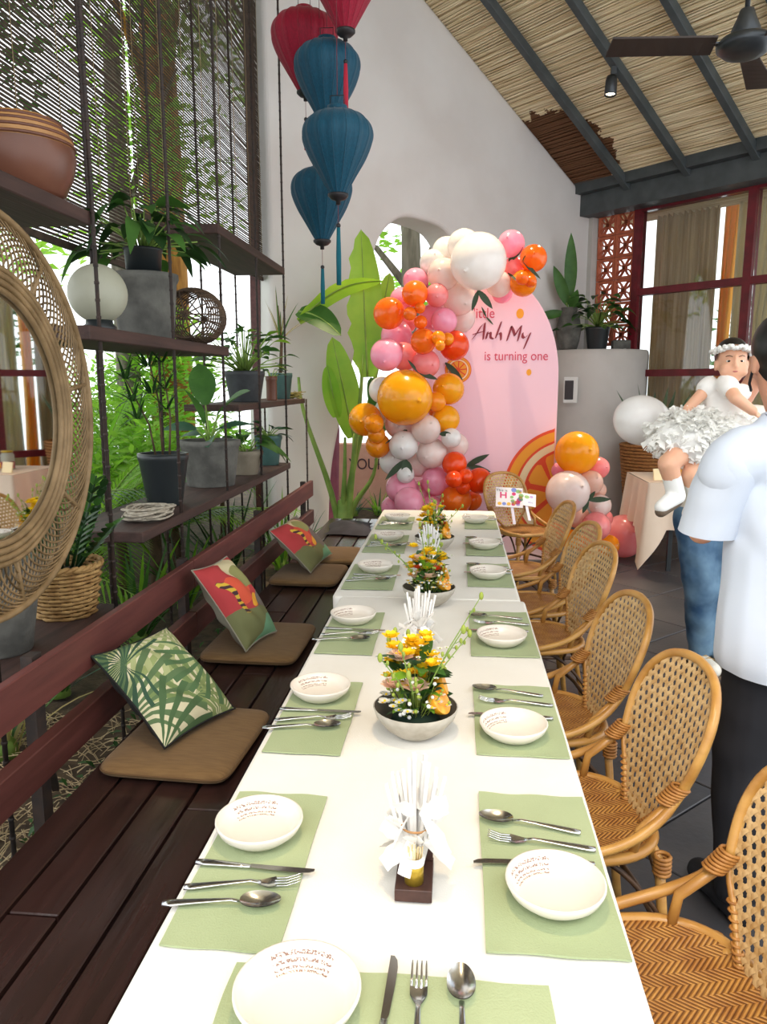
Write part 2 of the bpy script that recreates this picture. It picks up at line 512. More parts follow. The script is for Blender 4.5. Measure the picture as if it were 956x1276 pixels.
# ================================================================== bench along the garden side
def wood_mat(name, c1, c2, rough, axis_scale=(14,1.2,14), bump=.08, coat=0.0):
    return mat(name, c1, rough, col2=c2, nscale=2.2, stretch=axis_scale, bump=bump, bscale=6, coat=coat, lo=.3, hi=.7)
wood_mat('deck_wood','#281a18','#382421',.24)
wood_mat('rail_wood','#6b3a35','#532a28',.5)
wood_mat('rail_wood_dark','#5d3430','#45231f',.5)
wood_mat('shelf_wood','#4a342e','#33231f',.7,bump=.2)
mat('rebar','#2b2523',.7,col2='#3a2c26',nscale=30)
BZ=.43
bench=thing('bench','long dark brown slatted wooden bench with two red-brown back rails','bench',(-.75,3.6,0))
random.seed(11)
edges=[-1.10,-.99,-.865,-.74,-.625,-.505,-.385]
joints={0:[2.3,4.6],1:[1.45,3.75],2:[2.9,5.2],3:[1.9,4.2],4:[1.45,3.6],5:[2.6,4.9]}
for i in range(6):
    ys=[.35]+joints[i]+[6.55]
    for a,b in zip(ys[:-1],ys[1:]):
        m=MB().box(((edges[i]+edges[i+1])/2,(a+b)/2,BZ-.016+random.uniform(-.0015,.0)),(edges[i+1]-edges[i]-.010,b-a-.006,.032),None,.003)
        part(m,'plank','deck_wood',bench,True,False)
for y in (.6,2.0,3.4,4.8,6.2):
    part(MB().box((-.74,y,BZ-.067),(.70,.06,.07)),'crossbeam','rail_wood_dark',bench,True,False)
    for x in (-1.03,-.46):
        part(MB().box((x,y,(BZ-.102)/2),(.06,.06,BZ-.102)),'leg','rail_wood_dark',bench,True,False)
for (a,b) in ((.3,3.2),(3.203,6.05)):
    part(MB().box((-1.165,(a+b)/2,.765),(.03,b-a,.125),None,.003),'back_rail','rail_wood',bench,True,False)
    part(MB().box((-1.17,(a+b)/2,.535),(.045,b-a,.11),None,.003),'back_rail','rail_wood_dark',bench,True,False)
for y in (.9,1.98,3.2,4.5,5.9):
    part(MB().box((-1.205,y,.42),(.035,.05,.83)),'post','rebar',bench,True,False)
    part(MB().bar((-1.20,y+.02,.60),(-1.30,y+.24,.28),.02,.02),'brace','rebar',bench,True,False)

# ------------------------------------------------------------------ seat cushions and pillows
def fabric(name,c1,c2,sc,stretch):
    return mat(name,c1,.85,col2=c2,nscale=sc,stretch=stretch,bump=.25,bscale=220,sheen=.1)
fabric('cushion_brown','#6e5230','#7d603a',16,(1,12,1))
mat('cushion_side','#5f462b',.9)
def seat_cushion(cx,cy,w,d,rz,label,h=.055):
    t=thing('seat_cushion',label,'cushion',(cx,cy,BZ),rz,'brown seat cushions on the bench')
    def fn(u,v):
        a=2*PI*u; e=.22
        c,s=math.cos(a),math.sin(a)
        x=(abs(c)**e)*(1 if c>0 else -1); y=(abs(s)**e)*(1 if s>0 else -1)
        ph=PI*(v-.5); k=math.cos(ph)**.35 if 0<v<1 else 0.0
        z=math.sin(ph); z=(abs(z)**.6)*(1 if z>0 else -1)
        r=1.0
        return Vector((x*w/2*k*r,y*d/2*k*r,h/2+h/2*z*(.86+.14*(1-k))))
    part(MB().grid(fn,40,16,cu=True),'pad','cushion_brown',t)
    seam=[Vector((math.copysign(abs(math.cos(2*PI*i/60))**.22,math.cos(2*PI*i/60))*w/2*1.001,math.copysign(abs(math.sin(2*PI*i/60))**.22,math.sin(2*PI*i/60))*d/2*1.001,h/2)) for i in range(60)]
    part(MB().tube(seam,.0035,6,closed=True),'piping','cushion_side',t)
    return t
seat_cushion(-.845,2.25,.41,.48,R(-3),'brown seat cushion under the leaf print pillow')
seat_cushion(-.86,3.21,.42,.50,R(-1),'brown seat cushion under the red patchwork pillow standing tallest')
seat_cushion(-.875,4.44,.41,.46,R(-2),'brown seat cushion under the tilted red patchwork pillow')
seat_cushion(-.835,4.965,.40,.44,R(2),'brown seat cushion at the bench end, nothing on it')

def leafprint():
    """cream cloth printed with overlapping fan palm leaves"""
    m=mat('leaf_print','#c9c3a0',.85); nt=m.node_tree; N=nt.nodes; L=nt.links; b=N['Principled BSDF']
    tc=N.new('ShaderNodeTexCoord'); sp=N.new('ShaderNodeSeparateXYZ'); L.new(tc.outputs['Object'],sp.inputs[0])
    def mth(op,a,c=None):
        n=N.new('ShaderNodeMath'); n.operation=op
        for i,q in enumerate((a,c)):
            if q is None: continue
            if isinstance(q,(int,float)): n.inputs[i].default_value=q
            else: L.new(q,n.inputs[i])
        return n.outputs[0]
    prev=None
    for (cx,cy,r,dirn,spread,nb,col) in ((.16,.20,.34,-2.2,1.3,26,'#8d9a62'),(-.02,.22,.30,-1.5,1.2,24,'#a3aa78'),(.10,-.20,.28,1.3,1.3,24,'#6f8350'),(-.20,-.05,.26,.3,1.2,22,'#58704a'),(-.12,.10,.17,2.6,2.4,30,'#33503c'),(-.17,-.20,.24,.2,1.0,20,'#48633f'),(.02,-.10,.22,-.3,.9,18,'#7d8c58'),(.18,.02,.20,-2.8,1.0,20,'#4d6a44')):
        dx,dy=mth('SUBTRACT',sp.outputs[0],cx),mth('SUBTRACT',sp.outputs[1],cy)
        rr=mth('SQRT',mth('ADD',mth('MULTIPLY',dx,dx),mth('MULTIPLY',dy,dy)))
        ca,sa=math.cos(-dirn),math.sin(-dirn)
        rx=mth('SUBTRACT',mth('MULTIPLY',dx,ca),mth('MULTIPLY',dy,sa)); ry=mth('ADD',mth('MULTIPLY',dx,sa),mth('MULTIPLY',dy,ca))
        an=mth('ARCTAN2',ry,rx)
        st=mth('SINE',mth('ADD',mth('MULTIPLY',an,nb),mth('MULTIPLY',rr,18)))
        lim=mth('SUBTRACT',mth('MULTIPLY',rr,3.4/ (r*4)),.35)
        k=mth('MULTIPLY',mth('GREATER_THAN',st,lim),mth('MULTIPLY',mth('LESS_THAN',rr,r),mth('LESS_THAN',mth('ABSOLUTE',an),spread)))
        mx=N.new('ShaderNodeMix'); mx.data_type='RGBA'; L.new(k,mx.inputs[0])
        if prev: L.new(prev,mx.inputs[6])
        else: mx.inputs[6].default_value=lin('#cdc6a6')
        mx.inputs[7].default_value=lin(col); prev=mx.outputs[2]
    L.new(prev,b.inputs['Base Color'])
leafprint()
def patchwork():
    """printed cloth: red ground, grey right side, green foot, cream and gold shapes"""
    m=mat('patch_print','#b8403c',.8); nt=m.node_tree; N=nt.nodes; L=nt.links; b=N['Principled BSDF']
    tc=N.new('ShaderNodeTexCoord'); nz=N.new('ShaderNodeTexNoise'); nz.inputs['Scale'].default_value=6
    L.new(tc.outputs['Object'],nz.inputs['Vector'])
    ofs=N.new('ShaderNodeVectorMath'); ofs.operation='MULTIPLY_ADD'; ofs.inputs[1].default_value=(.10,.10,0)
    L.new(nz.outputs['Color'],ofs.inputs[0]); L.new(tc.outputs['Object'],ofs.inputs[2])
    sp=N.new('ShaderNodeSeparateXYZ'); L.new(ofs.outputs[0],sp.inputs[0])
    def mth(op,a,bv):
        n=N.new('ShaderNodeMath'); n.operation=op
        if isinstance(a,(int,float)): n.inputs[0].default_value=a
        else: L.new(a,n.inputs[0])
        if bv is not None:
            if isinstance(bv,(int,float)): n.inputs[1].default_value=bv
            else: L.new(bv,n.inputs[1])
        return n.outputs[0]
    X,Y=mth('SUBTRACT',sp.outputs[0],.05),mth('SUBTRACT',sp.outputs[1],.05)
    prev=None
    def layer(mask,c):
        nonlocal prev
        mx=N.new('ShaderNodeMix'); mx.data_type='RGBA'; L.new(mask,mx.inputs[0])
        if prev is None: mx.inputs[6].default_value=lin('#b23a3c')
        else: L.new(prev,mx.inputs[6])
        mx.inputs[7].default_value=lin(c); prev=mx.outputs[2]
    def circ(x,y,r):
        dx=mth('SUBTRACT',X,x); dy=mth('SUBTRACT',Y,y)
        return mth('LESS_THAN',mth('ADD',mth('MULTIPLY',dx,dx),mth('MULTIPLY',dy,dy)),r*r)
    layer(circ(-.02,.03,.07),'#d4553a')
    layer(mth('GREATER_THAN',mth('ADD',X,mth('MULTIPLY',Y,-.35)),.09),'#6d625c')
    layer(mth('LESS_THAN',mth('ADD',Y,mth('MULTIPLY',X,.2)),-.07),'#6f7148')
    layer(mth('LESS_THAN',mth('ADD',Y,mth('MULTIPLY',X,-.3)),-.155),'#6f9f7c')
    layer(circ(.06,.14,.065),'#cbbd97')
    layer(circ(.07,.085,.055),'#8d8a55')
    layer(circ(.045,-.045,.03),'#e0a030')
    # row of small yellow/dark checks
    st=mth('LESS_THAN',mth('ABSOLUTE',mth('ADD',mth('ADD',X,.065),mth('MULTIPLY',Y,.25)),None),.02)
    rg=mth('LESS_THAN',mth('ABSOLUTE',mth('SUBTRACT',Y,.0),None),.085)
    sq=mth('GREATER_THAN',mth('SINE',mth('MULTIPLY',Y,190),None),0.0)
    inn=mth('MULTIPLY',st,rg)
    layer(inn,'#4a2f34'); layer(mth('MULTIPLY',inn,sq),'#d9b23a')
    L.new(prev,b.inputs['Base Color'])
patchwork()
mat('pillow_back','#8b8676',.9); mat('pillow_dark','#1d1c1c',.9)
def pillow(loc,w,h,th,rot,front,back,label,group,sag=.05):
    """a plump square pillow, local xy = face, +z = front"""
    t=thing('throw_pillow',label,'pillow',(0,0,0),0,group)
    random.seed(int(w*1000)+int(loc[1]*100))
    def face(sg):
        def fn(u,v):
            x,y=2*u-1,2*v-1
            k=(1-abs(x)**2.6)*(1-abs(y)**2.6); k=max(k,0)**.5
            pin=1-.07*(1-abs(x)**2)*abs(y)**2-.0; pin2=1-.07*(1-abs(y)**2)*abs(x)**2
            wr=.006*math.sin(9*x+5*y+sg)*k+.008*math.sin(6*y-7*x*y)*k
            return Vector((x*w/2*pin2,y*h/2*pin-sag*.3*(1-y)*0,sg*(th/2*k+wr*sg)))
        return fn
    part(MB().grid(face(1),22,22),'front_cover',front,t)
    part(MB().grid(lambda u,v: face(-1)(1-u,v),22,22),'back_cover',back,t)
    loop=[]
    for i in range(22): loop.append(face(1)(i/22,0))
    for i in range(22): loop.append(face(1)(1,i/22))
    for i in range(22): loop.append(face(1)(1-i/22,1))
    for i in range(22): loop.append(face(1)(0,1-i/22))
    part(MB().tube(loop,.004,5,closed=True),'piping',back,t)
    t.matrix_world=Matrix.Translation(loc)@rot
    return t
def basis(xd,yd):
    x=Vector(xd).normalized(); y=Vector(yd); y=(y-x*y.dot(x)).normalized(); z=x.cross(y)
    return Matrix((x,y,z)).transposed().to_4x4()
# leaf pillow: leaning on the rails, corners read from the photograph at bench depth
def pillow_at(corner_px, label, front, back, th, group=None, kw={}):
    # corner_px: (bl, br, tl) each (px,py,X or None, z)
    pts=[]
    for (px,py,kind,val) in corner_px:
        pts.append(Pz(px,py,val) if kind=='z' else Px(px,py,val))
    bl,br,tl=pts
    x=br-bl; y=tl-bl; w=x.length; h=y.length
    c=bl+x*.5+y*.5
    M=basis(x,y)
    return pillow(c+(M.to_3x3()@Vector((0,0,1)))*th*.15,w,h,th,M,front,back,label,group), (bl,br,tl)
_,q=pillow_at([(180,945,'z',BZ+.062),(272,893,'z',BZ+.062),(132,818,'x',-1.13)],'green and cream palm leaf print pillow leaning on the back rails','leaf_print','pillow_dark',.13)
_,q2=pillow_at([(295,818,'z',BZ+.062),(335,792,'z',BZ+.062),(243,712,'x',-1.10)],'red, grey and green patchwork pillow standing upright against the back rail','patch_print','pillow_back',.13)
_,q3=pillow_at([(385,716,'z',BZ+.062),(412,692,'z',BZ+.062),(333,664,'x',-1.10)],'red, grey and green patchwork pillow slumped low near the bench end','patch_print','pillow_back',.11)
# ================================================================== hanging plant shelves on rebar rods
XF,XB=-1.30,-1.64
shelf=thing('plant_shelf','dark wooden plank shelves hung on black rebar rods, full of plants','shelf',(-1.47,4.2,0))
RY=[1.95,2.71,3.44,4.18,4.95,5.73,6.51]
for i,y in enumerate(RY):
    top=5.6 if i<6 else 1.47
    for x in (XF+.012,XB-.012):
        mb=MB().tube([(x,y,0),(x,y,top)],.0075,8)
        for k in range(int(top/.06)):            # the ribs of the bar
            mb.tube([(x,y,.03+k*.06),(x,y,.040+k*.06)],.009,6)
        part(mb,'rod','rebar',shelf,True)
def board(y0,y1,z,x0=XB,x1=XF,th=.04,label=None):
    part(MB().box(((x0+x1)/2,(y0+y1)/2,z-th/2),(x1-x0,y1-y0,th),None,.004),'board','shelf_wood',shelf,True,False)
SH=dict(top=2.20,up=2.44,mid=1.80,right=1.475,low=1.0,foot=.745)
board(1.2,2.72,SH['top'],-1.66,-1.30,.05); board(4.15,5.74,SH['up'],-1.66,-1.28,.05); board(2.60,4.24,SH['mid'],-1.66,-1.27,.05)
board(4.50,6.52,SH['right']); board(2.95,5.76,SH['low'],-1.66,-1.27,.045); board(.9,2.79,SH['foot'],-1.70,-1.28,.045)

# ================================================================== leaves, pots and plants
mat('leaf_mid','#4c7a34',.45,col2='#3a6428',nscale=6,transl=.35)
mat('leaf_dark','#27491f',.4,col2='#1d3a1c',nscale=6,transl=.2)
mat('leaf_lime','#8fbf3a',.45,col2='#6fa52e',nscale=5,transl=.5)
mat('leaf_blue','#4a7358',.45,col2='#385c46',nscale=6,transl=.25)
mat('leaf_dry','#b7a46b',.7,col2='#8d8a4c',nscale=6,transl=.3)
mat('banana_leaf','#a4cc44',.4,col2='#84b636',nscale=3,transl=.45)
mat('stem_green','#86a14a',.6,col2='#6a8a3a',nscale=8)
mat('stem_brown','#5a4632',.8,col2='#43331f',nscale=20)
mat('pot_concrete','#6b6a64',.9,col2='#4d4c48',nscale=9,bump=.4,bscale=50)
mat('pot_dark','#3a3d40',.6,col2='#2a2c2e',nscale=8,bump=.15)
mat('pot_plastic','#1f2426',.4)
mat('pot_beige','#8d8474',.8,col2='#7a705f',nscale=9,bump=.2)
mat('pot_teal','#3f5f5a',.5,col2='#34504c',nscale=9)
mat('potting_soil','#2a211a',1.0,col2='#3d3026',nscale=40,bump=.6,bscale=80)
mat('wicker','#b08d58',.7,col2='#8a6638',nscale=25,bump=.2,bscale=90)
mat('wicker_dark','#5d4936',.75,col2='#46362a',nscale=25,bump=.2,bscale=90)
mat('rattan','#c08d4c',.45,col2='#a8733a',nscale=10,bump=.06)
mat('rope','#b3aa9a',.9,col2='#968c7c',nscale=60,bump=.3,bscale=200)
def pot(t,loc,h,r1,r0,m,rim=.012,label=None,wob=None,soil=.88):
    pr=[(0,0),(r0*.98,0),(r0,.006),(r1-rim*.2,h-.04),(r1,h-.035),(r1+rim*.35,h-.02),(r1+rim*.3,h),(r1-rim,h),(r1-rim*1.2,h-.03),(r0*.9,h*.25),(0,h*.25)]
    p=part(MB().lathe(pr,28,loc,wob=wob),'pot',m,t,True)
    part(MB().lathe([(0,h*soil),((r0+(r1-r0)*soil)*.5,h*soil+.006),((r0+(r1-r0)*soil)-rim*.6,h*soil-.004)],20,loc),'soil','potting_soil',t,True)
    return p
def rdir(az,el): return Vector((math.cos(az)*math.cos(el),math.sin(az)*math.cos(el),math.sin(el)))
def ovate(t): return (math.sin(PI*min(1,.04+t*.96))**.75)*(1-.25*t)
def lance(t): return max(0,(1-t))**.75*min(1,t*6+.25)
def broad_leaves(t,base,n,stemL,L,W,mats,el=(.5,1.3),seed=1,droop=.35,az=None,stem='stem_green',spread=.02,leafel=.2):
    rnd=random.Random(seed)
    st=MB()
    for i in range(n):
        a=(i*2.399+rnd.uniform(-.3,.3)) if az is None else rnd.uniform(*az)
        e=rnd.uniform(*el); sl=stemL*rnd.uniform(.6,1.1)
        b=Vector(base)+Vector((math.cos(a),math.sin(a),0))*spread*rnd.random()
        d=rdir(a,e); mid=b+d*sl*.5+Vector((0,0,sl*.08)); tip=b+d*sl
        st.tube([b,mid,tip],[.005,.004,.003],5)
        ld=rdir(a,leafel*rnd.uniform(.2,1.5)+.1*e)
        lf=MB().leaf(tip,ld,L*rnd.uniform(.7,1.1),W*rnd.uniform(.75,1.1),droop*rnd.uniform(.4,1.3),6,.25,shape=ovate,twist=rnd.uniform(-.5,.5))
        part(lf,'leaf',rnd.choice(mats),t,True)
    part(st,'stems',stem,t,True)
def blades(t,base,n,L,W,mats,el=(.7,1.4),seed=1,droop=.5,spread=.03,nseg=7,fold=.3,name='leaf'):
    rnd=random.Random(seed)
    for i in range(n):
        a=i*2.399+rnd.uniform(-.4,.4); e=rnd.uniform(*el)
        b=Vector(base)+Vector((math.cos(a),math.sin(a),0))*spread*rnd.random()
        lf=MB().leaf(b,rdir(a,e),L*rnd.uniform(.65,1.1),W*rnd.uniform(.8,1.1),droop*rnd.uniform(.4,1.3)*(1.2-e*.4),nseg,fold,shape=lance)
        part(lf,name,rnd.choice(mats),t,True)
def bushy(base,rx,rz,n,L,W,seed=1,mb=None,droop=.2,nseg=3):
    """many small leaves filling a rounded crown, one mesh"""
    rnd=random.Random(seed); mb=mb or MB(); base=Vector(base)
    for i in range(n):
        a=rnd.uniform(0,2*PI); e=rnd.uniform(-.4,1.5); k=rnd.random()**.4
        p=base+Vector((math.cos(a)*math.cos(e)*rx*k,math.sin(a)*math.cos(e)*rx*k,math.sin(e)*rz*k))
        mb.leaf(p,rdir(a+rnd.uniform(-.8,.8),rnd.uniform(-.3,.9)),L*rnd.uniform(.6,1.2),W*rnd.uniform(.7,1.2),droop,nseg,.2,shape=ovate,twist=rnd.uniform(-.8,.8))
    return mb

# --- foot shelf: concrete pot, wicker basket of glossy leaves
p=Vector((-1.46,2.24,SH['foot'])); t=thing('concrete_pot','rough grey concrete pot on the low shelf below the rattan mirror','pot',p)
pot(t,p,.30,.135,.095,'pot_concrete')
broad_leaves(t,p+Vector((0,0,.26)),5,.10,.12,.05,['leaf_dark'],seed=9)
p=Px(95,750,-1.50); p=Vector((-1.45,2.64,SH['foot'])); t=thing('basket_planter','woven cane basket of glossy dark green leaves on the low shelf','plant',p)
def wicker_basket(h,r0,r1,rows,stakes,amp=.006,rad=.0075,c=(0,0,0),n=None):
    mb=MB(); c=Vector(c); n=n or stakes*2*2
    for k in range(rows):
        z=h*(k+.5)/rows; r=r0+(r1-r0)*(z/h)**.8; sg=1 if k%2 else -1
        mb.tube([c+Vector(((r+sg*amp*math.cos(stakes*a/1.0))*math.cos(a),(r+sg*amp*math.cos(stakes*a))*math.sin(a),z)) for a in [2*PI*i/n for i in range(n)]],rad,5,closed=True)
    st=MB()
    for k in range(stakes*2):
        a=PI*(k+.5)/stakes
        st.tube([c+Vector(((r0+(r1-r0)*q**.8)*math.cos(a),(r0+(r1-r0)*q**.8)*math.sin(a),h*q)) for q in (0,.25,.5,.75,1)],.004,5)
    rim=MB()
    for j in range(2):
        rim.tube([c+Vector(((r1+.004+.005*math.cos(14*a+j*PI))*math.cos(a),(r1+.004+.005*math.cos(14*a+j*PI))*math.sin(a),h+.004+.006*math.sin(14*a+j*PI))) for a in [2*PI*i/84 for i in range(84)]],.008,6,closed=True)
    return mb,st,rim
a,b,c=wicker_basket(.19,.098,.128,13,9,c=p)
part(a,'weave','wicker',t,True,kind='stuff'); part(b,'stakes','wicker_dark',t,True); part(c,'rim','wicker',t,True)
part(MB().lathe([(0,.002),(.09,.002),(.115,.16),(.06,.17),(0,.18)],20,p),'liner','potting_soil',t,True)
rnd=random.Random(4)
for i in range(11):
    a_=i*2.4; e=rnd.uniform(.8,1.35); b_=p+Vector((.05*math.cos(a_),.05*math.sin(a_),.17)); d=rdir(a_,e); L_=rnd.uniform(.24,.42)
    part(MB().tube([b_,b_+d*L_*.5,b_+d*L_-Vector((0,0,.03))],[.007,.006,.003],5),'stem','leaf_dark',t,True)
    for k in range(7):
        q=.25+.75*k/7
        for s_ in (-1,1):
            pp_=b_+d*L_*q-Vector((0,0,.03*q*q)); sd=d.cross(Vector((0,0,1))).normalized()*s_
            part(MB().leaf(pp_,(sd*.8+d*.7),.085,.036,.15,4,.2,shape=ovate),'leaf','leaf_mid' if (i+k)%3==0 else 'leaf_dark',t,True)

# --- top shelf: banded clay jar
mat('clay_glaze','#5b372a',.35,col2='#6d4433',nscale=5); mat('clay_band','#b5854f',.5,col2='#9a6c3c',nscale=5)
p=Vector((-1.45,2.55,SH['top'])); t=thing('clay_jar','squat brown glazed clay jar with ochre ribs on the top shelf','jar',p)
part(MB().lathe([(0,0),(.115,0),(.135,.02),(.163,.08),(.176,.135),(.172,.165)],36,p),'body','clay_glaze',t,True)
part(MB().lathe([(.172,.165),(.168,.182),(.171,.186),(.158,.204),(.161,.209),(.143,.224),(.145,.229),(.125,.242),(.122,.25),(.105,.25),(.10,.22),(0,.21)],36,p),'ribbed_shoulder','clay_band',t,True)

for zz,rr_ in ((.172,.1725),(.195,.1655),(.217,.153),(.236,.137)): part(MB().tube([p+Vector((rr_*math.cos(2*PI*i/40),rr_*math.sin(2*PI*i/40),zz)) for i in range(40)],.0055,6,closed=True),'groove','clay_glaze',t,True)

# --- mirror in a round rattan frame, hung from the shelf rods
mc=Vector((-1.205,1.885,1.515)); mirror=thing('rattan_mirror','round mirror in a wide looped rattan frame hung on the shelf','mirror',mc)
mat('mirror_cane','#8d7350',.6,col2='#6f5838',nscale=14,bump=.1)
def silver():
    m=mat('mirror_glass','#e8eaea',.02,1.0)
silver()
def ring(r,tube,x=0.0,n=72): return MB().tube([mc+Vector((x,r*math.cos(2*PI*i/n),r*math.sin(2*PI*i/n))) for i in range(n)],tube,8,closed=True)
RIN,ROUT=.34,.535
g=MB(); n=64
vs=[mc+Vector((.004,0,0))]+[mc+Vector((.004,(RIN-.005)*math.cos(2*PI*i/n),(RIN-.005)*math.sin(2*PI*i/n))) for i in range(n)]
part(g.add(vs,[(0,1+i,1+(i+1)%n) for i in range(n)]),'glass','mirror_glass',mirror,True,False)
part(MB().lathe([(0,-.012),(RIN,-.012),(RIN,-.003),(0,-.003)],48,mc,Matrix.Rotation(R(90),3,'Y')),'backing','wicker_dark',mirror,True)
for r_,w_ in ((RIN-.005,.009),(RIN+.014,.010),(RIN+.033,.010),(RIN+.050,.009)): part(ring(r_,w_,.012),'inner_hoop','mirror_cane',mirror,True)
part(ring(ROUT,.011,.004),'outer_hoop','mirror_cane',mirror,True)
lo=MB(); NL=8
for k in range(NL):                                    # fans of looping canes between the hoops
    a0=2*PI*k/NL
    for j in range(15):
        f0=j/14
        A0=a0+ (2*PI/NL)*(f0); r0_=RIN+.055
        for sg in (-1,1):
            pts=[]
            for q in range(9):
                u=q/8; aa=A0+sg*(2*PI/NL)*.62*(u**1.6); rr_=r0_+(ROUT-r0_)*math.sin(u*PI/2)
                pts.append(mc+Vector((.003*sg,rr_*math.cos(aa),rr_*math.sin(aa))))
            lo.tube(pts,.0034,4,cap=False)
part(lo,'loops','mirror_cane',mirror,True,kind='stuff')
for k in range(NL):
    a0=2*PI*(k+.2)/NL
    part(MB().tube([mc+Vector((0,(RIN+.05)*math.cos(a0),(RIN+.05)*math.sin(a0))),mc+Vector((0,ROUT*math.cos(a0),ROUT*math.sin(a0)))],.008,6),'spoke','mirror_cane',mirror,True)
part(MB().tube([mc+Vector((-.02,0,ROUT)),mc+Vector((-.10,.04,ROUT+.20))],.003,5),'hanging_wire','rebar',mirror,True)

# --- middle shelf: globe lamp, stone pot with leafy plant, cane basket
def globe():
    mat('frosted_globe','#cfcfbf',.35,col2='#bdbca9',nscale=3,transl=.45)
globe()
p=Vector((-1.40,2.95,SH['mid'])); t=thing('globe_lamp','frosted round globe lamp on a dark base on the middle shelf','lamp',p)
part(MB().lathe([(0,0),(.062,0),(.064,.02),(.052,.03),(.05,.045),(0,.045)],24,p),'base','pot_plastic',t,True)
part(MB().sphere(p+Vector((0,0,.145)),.112,28,18),'globe','frosted_globe',t,True)
p=Vector((-1.46,3.56,SH['mid'])); t=thing('stone_pot_plant','large weathered stone pot holding a leafy plant in a black pot','plant',p)
pot(t,p,.30,.150,.125,'pot_concrete',.02,soil=.9)
part(MB().lathe([(0,.25),(.075,.25),(.085,.40),(.09,.405),(.09,.415),(.078,.415),(.07,.38),(0,.38)],22,p),'inner_pot','pot_plastic',t,True)
broad_leaves(t,p+Vector((0,0,.39)),46,.24,.19,.085,['leaf_dark','leaf_dark','leaf_mid'],el=(.0,1.4),seed=21,droop=.9)
p=Vector((-1.40,4.07,SH['mid'])); t=thing('cane_basket','barrel shaped openwork cane basket lying on the middle shelf','basket',p)
mb=MB(); st=MB()
def bar_r(u): return .125+.028*math.sin(PI*u)
for k in range(15):
    u=k/14; mb.tube([p+Vector(((bar_r(u))*math.cos(2*PI*i/28),-.15+.30*u,.152+(bar_r(u))*math.sin(2*PI*i/28)*.95)) for i in range(28)],.0045,5,closed=True)
for k in range(22):
    a_=2*PI*k/22; st.tube([p+Vector((bar_r(u)*math.cos(a_),-.15+.30*u,.152+bar_r(u)*math.sin(a_)*.95)) for u in [i/6 for i in range(7)]],.005,5)
for sg in (0,1):
    for k in range(7):
        a_=PI*k/7; st.tube([p+Vector((.12*math.cos(a_),-.15+.30*sg,.152+.115*math.sin(a_))),p+Vector((-.12*math.cos(a_),-.15+.30*sg,.152-.115*math.sin(a_)))],.004,5)
part(mb,'hoops','wicker_dark',t,True,kind='stuff'); part(st,'ribs','wicker_dark',t,True,kind='stuff')

# --- low shelf: four pots and a coil of rope
p=Vector((-1.45,3.66,SH['low'])); t=thing('slender_leaf_plant','thin upright plant in a ribbed black plastic pot on the low shelf','plant',p)
pot(t,p,.26,.120,.085,'pot_plastic',.012,wob=lambda a,z:1+.012*math.cos(24*a))
for k,(dx,hh) in enumerate(((.0,.62),(.03,.48),(-.03,.40))):
    tip=p+Vector((dx*2.5-.05,dx*1.5-.06,.22+hh)); part(MB().tube([p+Vector((dx,0,.2)),p+Vector((dx*1.8,-.02,.2+hh*.5)),tip],[.006,.005,.003],5),'stem','stem_brown',t,True)
    for z in (.55,.75,1.0):
        blades(t,p+Vector((dx*1.8,-.02,.2))+(tip-(p+Vector((dx*1.8,-.02,.2))))*z,13,.20,.018,['leaf_mid','leaf_dark'],el=(.1,1.2),seed=30+k,droop=.35)
p=Vector((-1.46,4.42,SH['low'])); t=thing('big_leaf_plant','large paddle leaved plant in a wide grey stone pot on the low shelf','plant',p)
pot(t,p,.27,.175,.14,'pot_concrete',.02)
rnd=random.Random(8)
for (a_,e,sl,L_,W_,le) in ((2.2,1.35,.24,.33,.18,1.25),(5.75,1.15,.20,.34,.16,.65),(4.3,1.2,.14,.30,.17,1.05),(.5,.9,.12,.2,.12,.3),(3.6,.9,.12,.2,.12,.2),(1.2,1.0,.10,.16,.10,.2),(5.0,.6,.06,.16,.11,.0),(2.9,.8,.08,.15,.10,.1)):
    b_=p+Vector((0,0,.24)); tip=b_+rdir(a_,e)*sl
    part(MB().tube([b_,(b_+tip)/2+Vector((0,0,.01)),tip],[.008,.007,.005],6),'stem','stem_green',t,True)
    part(MB().leaf(tip,rdir(a_,le),L_,W_,.2,8,.25,shape=ovate,twist=rnd.uniform(-.6,.6)),'leaf','leaf_mid' if le>.5 else 'leaf_blue',t,True)
p=Vector((-1.40,4.98,SH['low'])); t=thing('drooping_leaf_plant','plant with drooping broad leaves in a small beige bowl pot','plant',p)
pot(t,p,.16,.11,.075,'pot_beige',.015)
broad_leaves(t,p+Vector((0,0,.14)),9,.12,.24,.11,['leaf_mid','leaf_dark'],el=(.4,1.2),seed=41,droop=.9)
p=Vector((-1.40,5.60,SH['low'])); t=thing('teal_pot_plant','dark leafed plant in a small teal pot on the low shelf','plant',p)
pot(t,p,.22,.10,.075,'pot_teal',.012)
broad_leaves(t,p+Vector((0,0,.2)),14,.12,.14,.05,['leaf_dark','leaf_blue'],el=(.2,1.3),seed=43,droop=.5)
p=Vector((-1.37,3.26,SH['low'])); mb=MB(); rnd=random.Random(3)
pts=[]
for i in range(260):
    a_=i*.30; r_=.085+.025*math.sin(i*.37)+.012*math.sin(i*1.1); pts.append(p+Vector((r_*.9*math.cos(a_),r_*1.35*math.sin(a_),.010+.036*(.5+.5*math.sin(i*.21))+i*.00005)))
solo(mb.tube(pts,.0055,6),'rope_coil','rope','tangled coil of pale rope at the front end of the low shelf','rope',p)

